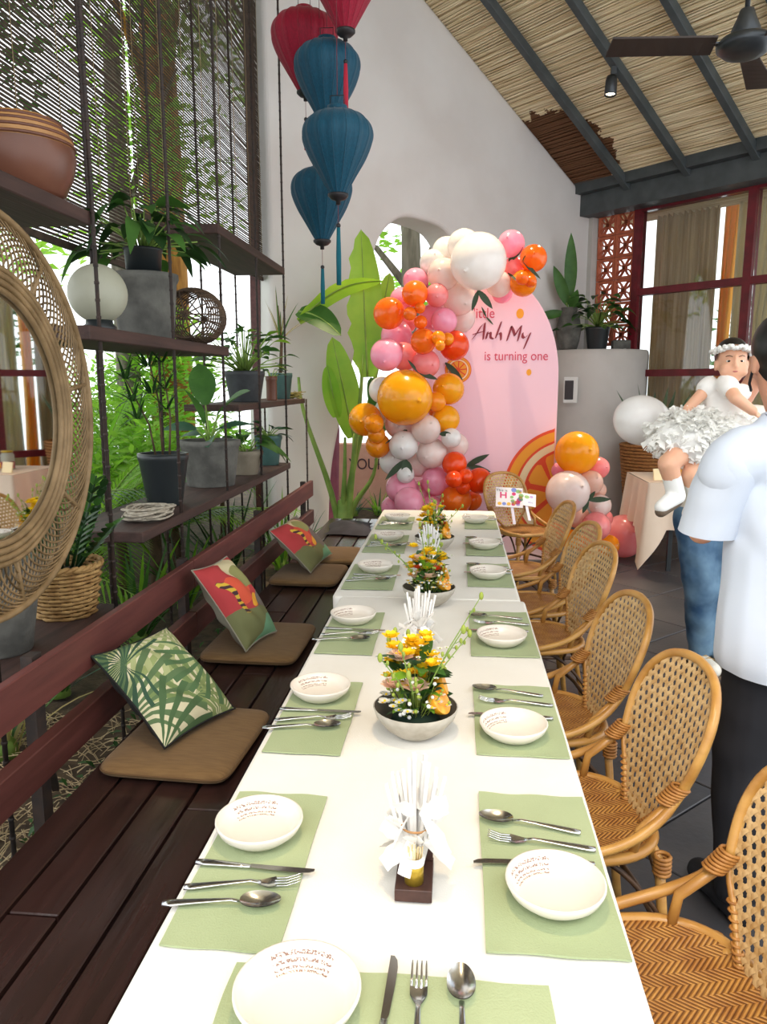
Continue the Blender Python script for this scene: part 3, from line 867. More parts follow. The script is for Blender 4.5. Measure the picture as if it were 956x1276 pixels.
# --- right shelf
p=Vector((-1.46,5.22,SH['right'])); t=thing('bushy_potted_plant','bushy light green plant in a wide dark grey pot on the short shelf','plant',p)
pot(t,p,.21,.135,.105,'pot_dark',.014)
broad_leaves(t,p+Vector((0,0,.19)),60,.30,.13,.075,['leaf_mid','leaf_lime','leaf_mid'],el=(.2,1.5),seed=51,droop=.3)
p=Vector((-1.39,5.70,SH['right'])); t=thing('small_tube_pot','small brown tube pot with dark leaves between the two bigger pots','plant',p)
pot(t,p,.18,.042,.04,'clay_glaze',.008)
broad_leaves(t,p+Vector((0,0,.16)),8,.08,.10,.05,['leaf_dark'],el=(.2,1.2),seed=53)
p=Vector((-1.44,6.22,SH['right'])); t=thing('palm_seedling','thin stemmed seedling palm in a grey-green pot on the short shelf','plant',p)
pot(t,p,.21,.095,.075,'pot_teal',.010)
part(MB().tube([p+Vector((0,0,.19)),p+Vector((.01,.02,.45)),p+Vector((-.02,.05,.75))],[.016,.012,.005],7),'stem','stem_brown',t,True)
blades(t,p+Vector((0,.03,.48)),9,.50,.022,['leaf_mid','leaf_dry'],el=(.7,1.45),seed=55,droop=.4)
p=Vector((-1.38,6.42,SH['right'])); mb=MB(); rnd=random.Random(6)
for i in range(40):
    a_=rnd.uniform(0,2*PI); b_=p+Vector((rnd.uniform(-.05,.05),rnd.uniform(-.08,.08),rnd.uniform(.006,.05))); d=Vector((math.cos(a_),math.sin(a_)*1.4,rnd.uniform(-.1,.3)))
    mb.tube([b_-d*.05,b_+d*.05],.0035,4)
solo(mb,'twig_bundle','leaf_dry','small heap of dry twigs at the far end of the short shelf','twigs',p)
# ================================================================== long table under white cloths
def cloth_mat(name,c1,c2,sheen=.05,bump=.10,bs=300): return mat(name,c1,.85,col2=c2,nscale=2.5,bump=bump,bscale=bs,sheen=sheen)
cloth_mat('cloth_white','#e9e6df','#e1ddd4')
cloth_mat('mat_green','#a9b48c','#9ca981',bump=.2)
mat('table_wood','#3a2a22',.6,col2='#2a1e18',nscale=3,stretch=(12,1,12))
TZ=.74
def table(y0,y1,x0,x1,z,label,clabel,seed):
    t=thing('dining_table',label,'table',((x0+x1)/2,(y0+y1)/2,0),0,'dining tables set end to end')
    part(MB().box(((x0+x1)/2,(y0+y1)/2,z-.022),(x1-x0-.012,y1-y0-.012,.03)),'tabletop','table_wood',t,True,False)
    part(MB().box(((x0+x1)/2,(y0+y1)/2,z-.07),(x1-x0-.14,y1-y0-.14,.06)),'apron','table_wood',t,True,False)
    for x in (x0+.08,x1-.08):
        for y in (y0+.10,y1-.10):
            part(MB().box((x,y,(z-.10)/2),(.05,.05,z-.10)),'leg','table_wood',t,True,False)
    # cloth: flat on top with faint folds, hanging over the edges
    c=MB(); rnd=random.Random(seed); hang=.20
    per=[]; nx,ny=18,60; r=.012
    def top(x,y):
        return z+.0015+.0012*math.sin(3.1*y+seed)*math.sin(5*x+1)+.0012*max(0,1-abs(((y-y0)%.62)-.31)/.02)
    def edge(t_,k):
        # perimeter parameter -> (x,y,outward normal)
        a=(x1-x0); b=(y1-y0); P=2*(a+b); d=t_*P
        if d<a: return Vector((x0+d,y0,0)),Vector((0,-1,0))
        d-=a
        if d<b: return Vector((x1,y0+d,0)),Vector((1,0,0))
        d-=b
        if d<a: return Vector((x1-d,y1,0)),Vector((0,1,0))
        d-=a
        return Vector((x0,y1-d,0)),Vector((-1,0,0))
    c.grid(lambda u,v:Vector((x0+(x1-x0)*u,y0+(y1-y0)*v,top(x0+(x1-x0)*u,y0+(y1-y0)*v))),nx,ny)
    N=240
    def skirt(u,v):
        p,nrm=edge(u%1.0,0)
        tcorner=0
        w=.5+.5*math.sin(u*2*PI*23+seed)+.35*math.sin(u*2*PI*41)
        if v<.25:
            q=v/.25*PI/2; off=r*math.sin(q); zz=top(p.x,p.y)-r*(1-math.cos(q))
        else:
            q=(v-.25)/.75; off=r+.018*w*q; zz=top(p.x,p.y)-r-(hang-r)*q
        return Vector((p.x+nrm.x*off,p.y+nrm.y*off,zz))
    c.grid(skirt,N,9,cu=True)
    solo(c,'tablecloth','cloth_white',clabel,'tablecloth',((x0+x1)/2,(y0+y1)/2,z))
    return t
table(.42,2.985,-.452,.272,TZ,'dining table under the white cloth with the napkin holder','white tablecloth on the table with the wooden napkin holder',2)
table(3.0,5.17,-.488,.256,TZ,'dining table under the white cloth, beside the balloon garland','white tablecloth on the table beside the balloon garland',5)
CZ=TZ+.0045

# ------------------------------------------------------------------ place settings
def plate_mat():
    m=mat('stoneware','#ece6de',.30,col2='#e4ddd3',nscale=3,coat=.2)
    m2=mat('plate_print','#ece6de',.30,coat=.2); nt=m2.node_tree; N=nt.nodes; L=nt.links; b=N['Principled BSDF']
    tc=N.new('ShaderNodeTexCoord'); sp=N.new('ShaderNodeSeparateXYZ'); L.new(tc.outputs['Object'],sp.inputs[0])
    def mth(op,a,c=None):
        n=N.new('ShaderNodeMath'); n.operation=op
        for i,q in enumerate((a,c)):
            if q is None: continue
            if isinstance(q,(int,float)): n.inputs[i].default_value=q
            else: L.new(q,n.inputs[i])
        return n.outputs[0]
    X,Y=sp.outputs[0],sp.outputs[1]
    rr=mth('SQRT',mth('ADD',mth('MULTIPLY',X,X),mth('MULTIPLY',Y,Y))); an=mth('ARCTAN2',Y,X)
    band=mth('MULTIPLY',mth('GREATER_THAN',rr,.056),mth('LESS_THAN',rr,.077))
    arc=mth('LESS_THAN',mth('ABSOLUTE',mth('SUBTRACT',an,1.75)),.62)
    rings=mth('GREATER_THAN',mth('SINE',mth('MULTIPLY',rr,1300)),-.1)
    nz=N.new('ShaderNodeTexNoise'); nz.inputs['Scale'].default_value=380; L.new(tc.outputs['Object'],nz.inputs['Vector'])
    dots=mth('GREATER_THAN',nz.outputs['Fac'],.50)
    msk=mth('MULTIPLY',mth('MULTIPLY',band,arc),mth('MULTIPLY',rings,dots))
    mx=N.new('ShaderNodeMix'); mx.data_type='RGBA'; L.new(msk,mx.inputs[0]); mx.inputs[6].default_value=lin('#e3dbd0'); mx.inputs[7].default_value=lin('#8a6a5c')
    L.new(mx.outputs[2],b.inputs['Base Color'])
plate_mat()
mat('steel','#dcdddd',.2,1.0,col2='#cbccce',nscale=4); mat('steel_dark','#a09e9b',.25,1.0)
PR=.083
def plate_body():
    r=PR
    return MB().lathe([(0,.0),(r*.60,.0),(r*.68,.003),(r*.92,.020),(r*1.0,.034),(r*.995,.038),(r*.955,.038),(r*.88,.024),(r*.78,.011),(r*.70,.0075),(r*.6,.006),(0,.006)],44)
plate_me=plate_body().mesh('plate'); plate_me.materials.append(MATS['plate_print'])
def plate(x,y,rz,label,group='shallow bowls on the table',sc=1.0):
    o=bpy.data.objects.new('plate',plate_me); COL.objects.link(o); o.location=(x,y,CZ+.0045); o.rotation_euler=(0,0,rz); o.scale=(sc,sc,sc)
    return tag(o,label,'plate',group)
def knife_t():
    t=thing('table_knife','x','knife')
    L=.215
    h=MB().tube([(0,-.108,.004),(0,-.09,.0045),(0,-.03,.0045),(0,-.008,.004)],[.0075,.0088,.0065,.0055],10,flat=.45); part(h,'handle','steel',t)
    prof=[(-.008,.004),(.0,.0062),(.05,.0085),(.085,.0088),(.10,.0065),(.108,.0015)]
    vs=[];fs=[]
    for (y,w) in prof:
        vs+= [(-.0045,y,.0045),(-.0045,y,.006),(w,y,.0058),(w,y,.0047)]
    for i in range(len(prof)-1):
        for k in range(4): a=i*4+k; b=i*4+(k+1)%4; fs.append((a,b,b+4,a+4))
    fs.append((0,1,2,3)[::-1]); k=(len(prof)-1)*4; fs.append((k,k+1,k+2,k+3))
    part(MB().add(vs,fs),'blade','steel_dark',t,smooth=False); return t
def handle_pts(): return [(0,-.10,.004),(0,-.085,.0045),(0,-.02,.009),(0,.012,.011),(0,.03,.007)]
def spoon_t():
    t=thing('table_spoon','x','spoon')
    part(MB().tube(handle_pts(),[.0075,.0085,.005,.0038,.0042],10,flat=.4),'handle','steel',t)
    def fn(u,v):
        a=2*PI*u; q=v
        x=.0205*q*math.cos(a)*(1-.12*math.sin(a)); y=.062+.034*q*math.sin(a); return Vector((x,y,.0035+.0095*q*q))
    b=MB().grid(fn,28,6,cu=True); b.grid(lambda u,v: fn(1-u,v)-Vector((0,0,.0014)),28,6,cu=True)
    part(b,'bowl','steel',t); return t
def fork_t():
    t=thing('table_fork','x','fork')
    part(MB().tube(handle_pts(),[.0075,.0085,.005,.0038,.005],10,flat=.4),'handle','steel',t)
    def fn(u,v):
        y=.026+.03*v; w=.005+.0075*min(1,v*1.6); return Vector(((u*2-1)*w,y,.006-.002*math.sin(v*PI)+.002*(2*u-1)**2))
    h=MB().grid(fn,6,5); h.grid(lambda u,v: fn(1-u,v)-Vector((0,0,.0016)),6,5)
    part(h,'neck','steel',t)
    for k in range(4):
        x=-.0105+.007*k
        part(MB().tube([(x,.054,.0055),(x,.075,.0060),(x*.98,.092,.011),(x*.97,.098,.0135)],[.0022,.002,.0016,.0008],6,flat=.7),'tine','steel',t)
    return t
def placemat(x0,x1,y0,y1,label,seed,rz=0):
    rnd=random.Random(seed); cx,cy=(x0+x1)/2,(y0+y1)/2; mb=MB(); a,b=(x1-x0)/2,(y1-y0)/2
    ph=rnd.uniform(0,9)
    def zf(x,y): return .0026+.0012*math.sin(21*x+ph)*math.sin(16*y)+(.0016*(.5+.5*math.sin(60*x+ph)) if abs(abs(y)-b)<.012 else 0)
    jit=lambda u,v: Vector(((2*u-1)*a*(1+.008*math.sin(9*v+ph)),(2*v-1)*b*(1+.006*math.sin(11*u+ph)),0))
    mb.grid(lambda u,v: jit(u,v)+Vector((0,0,zf((2*u-1)*a,(2*v-1)*b))),14,24)
    lo=lambda u,v: jit(1-u,v)+Vector((0,0,.0002))
    mb.grid(lo,14,24)
    W=25
    # side band
    ring=[(i,0) for i in range(14)]+[(14,j) for j in range(24)]+[(14-i,24) for i in range(14)]+[(0,24-j) for j in range(24)]
    vs=[];n=len(ring)
    for (i,j) in ring: vs.append(jit(i/14,j/24)+Vector((0,0,zf((2*i/14-1)*a,(2*j/24-1)*b))))
    for (i,j) in ring: vs.append(jit(i/14,j/24)+Vector((0,0,.0002)))
    mb.add(vs,[(n+i,n+(i+1)%n,(i+1)%n,i) for i in range(n)])
    o=solo(mb,'placemat','mat_green',label,'placemat',(cx,cy,CZ),'sage green cloth placemats',world=False); o.rotation_euler=(0,0,rz); return o
KN,FK,SPN=knife_t(),fork_t(),spoon_t(); used={}
def cutlery(proto,x,y,rz,label,group,dz=.0):
    o=proto if proto.name not in used else copy_tree(proto); used[proto.name]=1
    return place(o,(x,y,CZ+.0046+dz),rz,label,group)
ordn=['first','second','third','fourth','fifth','sixth']
near=['nearest the head setting','beside the first flower bowl','between the first and second flower bowls','beside the second flower bowl','beside the third flower bowl','at the table end by the balloons']
rightY=[(1.045,1.505,1.385,1.325,1.262,1.173),(1.675,2.095,2.035,1.965,1.878,1.775),(2.335,2.815,2.725,2.655,2.57,2.455),(3.18,3.60,3.525,3.465,3.40,3.335),(3.78,4.21,4.165,4.10,4.04,3.955),(4.50,4.97,4.90,4.83,4.78,4.70)]
rightX=[.176,.15,.16,.150,.155,.125]
for i,(a,b,sp_y,fk_y,kn_y,pl_y) in enumerate(rightY):
    e=.006 if i<3 else -.012
    placemat(.058,.268+e,a,b,'sage green placemat on the chair side, '+near[i],100+i)
    rnd=random.Random(200+i); j=lambda:R(rnd.uniform(-4,4))
    cutlery(SPN,.150,sp_y,R(90)+j()+R(-7),'steel spoon on the chair side, '+near[i],'table spoons')
    cutlery(FK,.168,fk_y,R(90)+j()+R(-4),'steel fork on the chair side, '+near[i],'table forks')
    cutlery(KN,.150,kn_y,R(90)+j()+R(2),'steel knife on the chair side, '+near[i],'table knives')
    plate(rightX[i],pl_y,R(50)+j()*8,'cream shallow bowl on the chair side, '+near[i])
leftY=[(1.01,1.46,1.305,1.205,1.155,1.105),(1.64,2.075,1.965,1.865,1.815,1.765),(2.31,2.76,2.64,2.54,2.49,2.43),(3.09,3.53,3.40,3.31,3.265,3.215),(3.80,4.26,4.12,4.02,3.97,3.92),(4.44,4.86,4.72,4.64,4.59,4.55)]
for i,(a,b,pl_y,kn_y,fk_y,sp_y) in enumerate(leftY):
    placemat(-.445-(.03 if i>2 else 0),-.258,a,b,'sage green placemat on the bench side, '+near[i],300+i)
    rnd=random.Random(400+i); j=lambda:R(rnd.uniform(-4,4))
    plate(-.362,pl_y,R(20)+j()*6,'cream shallow bowl on the bench side, '+near[i])
    cutlery(KN,-.345,kn_y,R(-90)+j(),'steel knife on the bench side, '+near[i],'table knives')
    cutlery(FK,-.352,fk_y,R(-90)+R(7)+j(),'steel fork on the bench side, '+near[i],'table forks')
    cutlery(SPN,-.372,sp_y,R(-90)+R(5)+j(),'steel spoon on the bench side, '+near[i],'table spoons')
placemat(-.315,.145,.70,.985,'sage green placemat of the setting at the head of the table',500)
plate(-.205,.905,R(-5),'cream shallow bowl with brown printed rim at the head of the table',sc=1.06)
cutlery(KN,-.085,.905,R(0)+R(-2),'steel knife standing lengthwise at the head of the table','table knives')
cutlery(FK,-.040,.90,R(1),'steel fork lying lengthwise at the head of the table','table forks')
cutlery(SPN,.020,.905,R(1),'steel spoon lying lengthwise at the head of the table','table spoons')
# ------------------------------------------------------------------ flower bowls
mat('bowl_grey','#b5afa3',.7,col2='#a39c8f',nscale=30,bump=.1); mat('bowl_inside','#5d564c',.8)
mat('petal_yellow','#ffe02a',.6,col2='#ffd012',nscale=20,transl=.2); mat('petal_peach','#ffe6d2',.7,col2='#f8d2b8',nscale=12,transl=.2)
mat('petal_white','#f4f3ee',.7,transl=.3); mat('petal_orange','#e5622a',.6,col2='#d84a1c',nscale=20,transl=.2)
mat('bud_green','#a8b850',.6,transl=.3); mat('lemon','#e8a720',.45,col2='#d9901a',nscale=30,bump=.1,bscale=200); mat('citrus_flesh','#f0b040',.4,col2='#e58e20',nscale=60)
mat('floral_foam','#1f3024',.95)
def flower_bowl(x,y,label,seed,tall=1.0,orange=0):
    t=thing('flower_bowl',label,'flower bowl',(x,y,CZ))
    rnd=random.Random(seed); O=Vector((x,y,CZ))
    part(MB().lathe([(0,0),(.045,0),(.05,.003),(.075,.022),(.098,.052),(.105,.072),(.102,.073)],36,O),'bowl','bowl_grey',t,True)
    part(MB().lathe([(.102,.073),(.095,.055),(.072,.028),(.04,.012),(0,.010)],36,O),'bowl_inside','bowl_inside',t,True)
    part(MB().lathe([(0,.062),(.05,.058),(.066,.03),(.0,.02)],18,O),'floral_foam','floral_foam',t,True)
    def P(dx,dy,dz): return O+Vector((dx,dy,dz))
    # leaves
    for i in range(44):
        a=rnd.uniform(0,2*PI); e=rnd.uniform(.1,1.3); b=P(.03*math.cos(a),.03*math.sin(a),.06+rnd.uniform(0,.09)*tall)
        part(MB().leaf(b,rdir(a,e),rnd.uniform(.04,.075),rnd.uniform(.02,.036),.25,5,.2,shape=ovate,twist=rnd.uniform(-.6,.6)),'leaf',rnd.choice(['leaf_mid','leaf_dark','leaf_lime']),t,True)
    # tall twigs with buds
    st=MB(); bd=MB()
    for i in range(9):
        a=rnd.uniform(0,2*PI); e=rnd.uniform(.8,1.45); L=rnd.uniform(.16,.30)*tall; b=P(0,0,.05); d=rdir(a,e)
        pts=[b,b+d*L*.5+Vector((0,0,.015)),b+d*L]; st.tube(pts,[.0022,.0018,.0012],5)
        bd.sphere(pts[2],.0075,8,6,(.8,.8,1.5))
        for k in range(3):
            q=b+d*L*(.55+.15*k); a2=rnd.uniform(0,2*PI); bd.sphere(q+rdir(a2,.3)*.014,.005,6,5,(.8,.8,1.4)); st.tube([q,q+rdir(a2,.3)*.014],.001,4)
    part(st,'twigs','stem_green',t,True); part(bd,'buds','bud_green',t,True,kind='stuff')
    def blossom(c,r,m,n=8,layers=2,cup=.5,name='blossom',core=None):
        mb=MB(); ax=rnd.uniform(0,6)
        for l in range(layers):
            for k in range(n):
                a=ax+2*PI*(k+.5*l)/n; e=cup+.45*l
                mb.leaf(c,rdir(a,e),r*(1-.18*l),r*.75,-.12,4,.3,shape=lambda q:math.sin(PI*min(1,.12+.8*q))**.6)
        o=part(mb,name,m,t,True)
        if core: part(MB().sphere(c+Vector((0,0,r*.2)),r*.28,8,6),'flower_centre',core,o,True)
        return o
    # yellow sprays
    for i in range(34):
        a=rnd.uniform(0,2*PI); r=rnd.uniform(.0,.07); h=rnd.uniform(.09,.21)*tall
        blossom(P(r*math.cos(a)-.012,r*math.sin(a),h),rnd.uniform(.017,.027),'petal_yellow',5,2,.25)
    # peach carnations, ruffled
    for (dx,dy,h,r) in ((-.038,-.005,.165,.036),(.0,-.03,.108,.038),(-.055,-.012,.105,.032),(.022,.0,.145,.030)):
        blossom(P(dx,dy,h*tall),r,'petal_peach',9,3,.25,'carnation')
    for i in range(orange):
        a=rnd.uniform(0,2*PI); blossom(P(.045*math.cos(a),.03*math.sin(a)-.01,rnd.uniform(.09,.15)*tall),.022,'petal_orange',8,3,.3,'carnation')
    # daisies around the rim
    for i in range(24):
        a=rnd.uniform(-PI*1.15,.15); r=rnd.uniform(.05,.088); c=P(r*math.cos(a),r*math.sin(a),.082+rnd.uniform(-.004,.03))
        blossom(c,.0115,'petal_white',9,1,.15,'daisy','petal_yellow')
    for i in range(20):
        a=rnd.uniform(0,2*PI); r=rnd.uniform(.02,.07); blossom(P(r*math.cos(a)+.02,r*math.sin(a),rnd.uniform(.13,.21)*tall),.007,'petal_white',7,1,.2,'daisy','bud_green')
    # loose filler of tiny white and green blooms
    fm=MB(); gm=MB()
    for i in range(90):
        a=rnd.uniform(0,2*PI); r=.085*rnd.random()**.6; h=.07+rnd.random()*.13*tall*(1-r*4)
        c=P(r*math.cos(a),r*math.sin(a),h); (fm if i%2 else gm).sphere(c,rnd.uniform(.0035,.006),6,4)
        gm.tube([P(.4*r*math.cos(a),.4*r*math.sin(a),.05),c],.0009,3,cap=False)
    part(fm,'filler_blooms','petal_white',t,True,kind='stuff'); part(gm,'filler_greens','bud_green',t,True,kind='stuff')
    for i in range(16):
        a=rnd.uniform(0,2*PI); part(MB().leaf(P(.02*math.cos(a),.02*math.sin(a),.07+rnd.random()*.10*tall),rdir(a,rnd.uniform(.2,1.2)),rnd.uniform(.06,.095),rnd.uniform(.034,.05),.25,5,.2,shape=ovate,twist=rnd.uniform(-.6,.6)),'leaf',rnd.choice(['leaf_mid','leaf_blue']),t,True)
    # cut citrus at one side
    M=Matrix.Rotation(R(55),3,'Y')@Matrix.Rotation(R(20),3,'X')
    half=MB().lathe([(0,-.032),(.018,-.028),(.030,-.014),(.034,.0),(.0335,.003)],22,P(.062,-.02,.095),M)
    o=part(half,'citrus_half','lemon',t,True); part(MB().lathe([(.0335,.003),(.028,.004),(0,.004)],22,P(.062,-.02,.095),M),'flesh','citrus_flesh',o,True)
    M2=Matrix.Rotation(R(70),3,'Y')
    o=part(MB().lathe([(0,-.025),(.02,-.02),(.03,-.006),(.031,.002)],22,P(.068,.015,.13),M2),'citrus_half','lemon',t,True); part(MB().lathe([(.031,.002),(0,.003)],22,P(.068,.015,.13),M2),'flesh','citrus_flesh',o,True)
    return t
flower_bowl(-.090,1.775,'grey bowl of yellow flowers, daisies and lemon halves next to the napkin holder',71,1.15)
flower_bowl(-.098,2.90,'grey bowl of flowers at the seam between the two tablecloths',72,1.05,orange=5)
flower_bowl(-.105,3.90,'grey bowl of yellow flowers deep on the table, towards the balloons',73,1.1,orange=3)

# ------------------------------------------------------------------ napkin and toothpick holders
mat('holder_wood','#4a2f28',.5,col2='#3a231e',nscale=6,stretch=(8,1,8)); mat('paper_white','#f3f1ee',.85,transl=.2); mat('brass_tube','#c0a23c',.35,.6,col2='#a88a2c',nscale=5); mat('toothpick','#e0c898',.8)
mat('rubber_band','#b98a5a',.6)
def napkin_holder(x,y,rz,label):
    t=thing('napkin_holder',label,'napkin holder',(x,y,CZ),rz,'napkin holders'); rnd=random.Random(int(y*100))
    part(MB().box((0,0,.010),(.056,.085,.020),None,.001),'base','holder_wood',t,smooth=False)
    part(MB().box((0,.036,.075),(.054,.008,.11),None,.001),'back_board','holder_wood',t,smooth=False)
    part(MB().lathe([(0,.02),(.0145,.02),(.0145,.058),(.0125,.058),(.0125,.03),(0,.03)],22,(0,-.020,0)),'tube','brass_tube',t)
    part(MB().lathe([(.0155,.050),(.0165,.056),(.0155,.064),(.0125,.062)],18,(0,-.020,0)),'paper_cuff','paper_white',t)
    tp=MB()
    for k in range(18):
        a=rnd.uniform(0,6.28); r=.009*rnd.random()**.5; tp.tube([(r*math.cos(a),-.020+r*math.sin(a),.03),(1.5*r*math.cos(a),-.020+1.5*r*math.sin(a),.078)],.0009,4)
    part(tp,'toothpicks','toothpick',t,kind='stuff')
    # bundle of wrapped chopsticks fanning out at the top
    for k in range(13):
        u=(k-6)/6; lean=u*.030+rnd.uniform(-.004,.004); top=.205+rnd.uniform(-.02,.012)-.03*abs(u); yy=.018+rnd.uniform(-.008,.008)
        part(MB().bar((u*.010,yy,.022),(u*.012+lean,yy+rnd.uniform(-.004,.010),top),.0075,.005),'chopstick_sleeve','paper_white',t,smooth=False)
    # crumpled tissue ruffles tied by a band
    for k in range(22):
        a=2*PI*k/22+rnd.uniform(-.2,.2); z=rnd.choice([.085,.10,.115,.07]); e=rnd.choice([.75,.95,-.55,-.75])
        part(MB().leaf((.014*math.cos(a),.006+.012*math.sin(a),z),rdir(a,e),rnd.uniform(.038,.066),rnd.uniform(.026,.042),.15,5,rnd.uniform(.2,.7),shape=lambda q:min(1,.35+q)*(1 if q<.8 else .75),twist=rnd.uniform(-1,1)),'tissue','paper_white',t)
    part(MB().tube([(.0205*math.cos(2*PI*i/24),.008+.018*math.sin(2*PI*i/24),.093) for i in range(24)],.0018,5,closed=True),'band','rubber_band',t)
    t.scale=(1.12,1.12,1.12)
    return t
napkin_holder(-.060,1.195,R(0),'dark wooden napkin holder with a brass toothpick tube, on the open cloth')
napkin_holder(-.105,2.28,R(4),'napkin holder hidden behind the yellow flowers, white sleeves showing above')
napkin_holder(-.115,3.42,R(-3),'napkin holder between the second and third flower bowls')
# ================================================================== rattan bistro chairs
mat('rattan_pole','#c2924c',.38,col2='#a87636',nscale=7,stretch=(1,1,3),coat=.15)
mat('rattan_dark','#5a3d24',.5,col2='#3d2817',nscale=9)
mat('cane_strip','#cfae7c',.5,col2='#b58d57',nscale=35,coat=.05)
mat('rattan_wrap','#b07a3c',.5,col2='#8f5c28',nscale=40)
def herringbone():
    m=mat('cane_seat','#b9833f',.5,coat=.1); nt=m.node_tree; N=nt.nodes; L=nt.links; b=N['Principled BSDF']
    tc=N.new('ShaderNodeTexCoord'); sp=N.new('ShaderNodeSeparateXYZ'); L.new(tc.outputs['Object'],sp.inputs[0])
    def mth(op,a,c=None):
        n=N.new('ShaderNodeMath'); n.operation=op
        for i,q in enumerate((a,c)):
            if q is None: continue
            if isinstance(q,(int,float)): n.inputs[i].default_value=q
            else: L.new(q,n.inputs[i])
        return n.outputs[0]
    zig=mth('PINGPONG',sp.outputs[0],.030)
    ph=mth('MULTIPLY',mth('ADD',sp.outputs[1],mth('MULTIPLY',zig,1.1)),2*PI/.0135)
    sn=mth('ADD',mth('MULTIPLY',mth('SINE',ph),.5),.5)
    cr=N.new('ShaderNodeValToRGB'); e=cr.color_ramp.elements; e[0].position=.0; e[0].color=lin('#6e4218'); e[1].position=.5; e[1].color=lin('#c08a44')
    L.new(sn,cr.inputs['Fac'])
    nz=N.new('ShaderNodeTexNoise'); nz.inputs['Scale'].default_value=22; L.new(tc.outputs['Object'],nz.inputs['Vector'])
    mx=N.new('ShaderNodeMix'); mx.data_type='RGBA'; mx.blend_type='MULTIPLY'; mx.inputs[0].default_value=.45
    cr2=N.new('ShaderNodeValToRGB'); cr2.color_ramp.elements[0].position=.35; cr2.color_ramp.elements[0].color=lin('#b98a58'); cr2.color_ramp.elements[1].position=.65; cr2.color_ramp.elements[1].color=(1,1,1,1)
    L.new(nz.outputs['Fac'],cr2.inputs['Fac']); L.new(cr.outputs[0],mx.inputs[6]); L.new(cr2.outputs[0],mx.inputs[7]); L.new(mx.outputs[2],b.inputs['Base Color'])
    bp=N.new('ShaderNodeBump'); bp.inputs['Strength'].default_value=.8; bp.inputs['Distance'].default_value=.004; L.new(sn,bp.inputs['Height']); L.new(bp.outputs[0],b.inputs['Normal'])
herringbone()
def make_chair():
    t=thing('rattan_chair','x','chair',(0,0,0),0,'rattan chairs around the table')
    SZ=.45
    lean=Vector((0,-.36,1)).normalized()
    def bp(u,v,h=0.0):
        base=Vector((0,-.185,SZ+.005))
        p=base+lean*v+Vector((u,0,0)); p.y+=.55*u*u+h; return p
    half=[(.055,-.012),(.085,.02),(.125,.07),(.172,.125),(.197,.20),(.205,.28),(.188,.355),(.140,.410),(.075,.437),(0,.445)]
    half=[(p.x,p.y) for p in cat_rom([Vector((a,b,0)) for a,b in half],4)]
    loop=half+[(-u,v) for u,v in half[::-1][1:]]
    # woven back: three families of flat strips
    poly=loop
    def clip(o,d):
        ts=[]
        n=len(poly)
        for i in range(n):
            a=Vector(poly[i]); b=Vector(poly[(i+1)%n]); e=b-a; den=d.x*e.y-d.y*e.x
            if abs(den)<1e-9: continue
            w=a-o; tt=(w.x*e.y-w.y*e.x)/den; uu=(w.x*d.y-w.y*d.x)/den
            if 0<=uu<1: ts.append(tt)
        return (min(ts),max(ts)) if len(ts)>=2 else None
    weave=MB(); Lc=.0275; a=Lc*math.sqrt(3)/2; wid=.0108; amp=.0016
    for fam,(th,ph) in enumerate(((0,0),(60,0),(120,.5))):
        d=Vector((math.cos(R(th)),math.sin(R(th)))); nrm=Vector((-d.y,d.x))
        for k in range(-30,31):
            o=Vector((0,.22))+nrm*((k+ph)*a)
            r=clip(o,d)
            if not r or r[1]-r[0]<.01: continue
            n=max(3,int((r[1]-r[0])/(Lc/4))); vs=[]
            for i in range(n+1):
                s=r[0]+(r[1]-r[0])*i/n; c=o+d*s
                h=amp*math.cos(2*PI*s/(Lc)+fam*2.1+k*PI)+.0006*fam
                for w,hh in ((-1,0),(0,.0009),(1,0)):
                    q=c+nrm*(w*wid/2); vs.append(bp(q.x,q.y,h+hh))
            fs=[]
            for i in range(n):
                for w in range(2): fs.append((i*3+w,i*3+w+1,(i+1)*3+w+1,(i+1)*3+w))
            weave.add(vs,fs)
    part(weave,'woven_back','cane_strip',t,kind='stuff')
    up=[q for q in half if q[1]>.15]
    def arm_pts(s): return cat_rom([bp(s*up[0][0],up[0][1]),Vector((s*.203,-.165,SZ+.095)),Vector((s*.222,-.085,SZ+.050)),Vector((s*.226,.01,SZ+.022)),Vector((s*.214,.10,SZ+.006)),Vector((s*.17,.172,SZ))],4)
    arch=[bp(u,v) for u,v in up]+[bp(-u,v) for u,v in up[::-1][1:]]
    part(MB().tube(arm_pts(1)[::-1][:-1]+arch+arm_pts(-1)[1:],.0125,8),'back_hoop','rattan_pole',t)
    for s in (-1,1): part(MB().tube([bp(s*u,v) for u,v in half if v<.17],.0075,6),'edge_cane','rattan_pole',t)
    wr=MB()                                               # cane binding round the hoop's lower ends
    for s in (-1,1):
        for k in range(9):
            u,v=half[1+k]; wr.tube([bp(s*u,v)+Vector((s*.010*math.cos(q),.010*math.sin(q),0)) for q in [2*PI*i/10 for i in range(10)]],.0038,4,closed=True)
    part(wr,'hoop_binding','rattan_wrap',t,kind='stuff')
    # seat
    def seat_pt(u,k):
        an=2*PI*u; c,s=math.cos(an),math.sin(an); e=.72
        x=.215*math.copysign(abs(c)**e,c)*k*(1+.06*s); y=.205*math.copysign(abs(s)**e,s)*k
        return Vector((x,y,SZ-.012*(1-k*k)))
    seat=MB().grid(lambda u,v:seat_pt(u,v),40,10,cu=True); seat.grid(lambda u,v:seat_pt(1-u,v)-Vector((0,0,.012)),40,6,cu=True)
    part(seat,'seat','cane_seat',t)
    part(MB().tube([seat_pt(i/48,1.0)-Vector((0,0,.006)) for i in range(48)],.0135,8,closed=True),'seat_rim','rattan_pole',t)
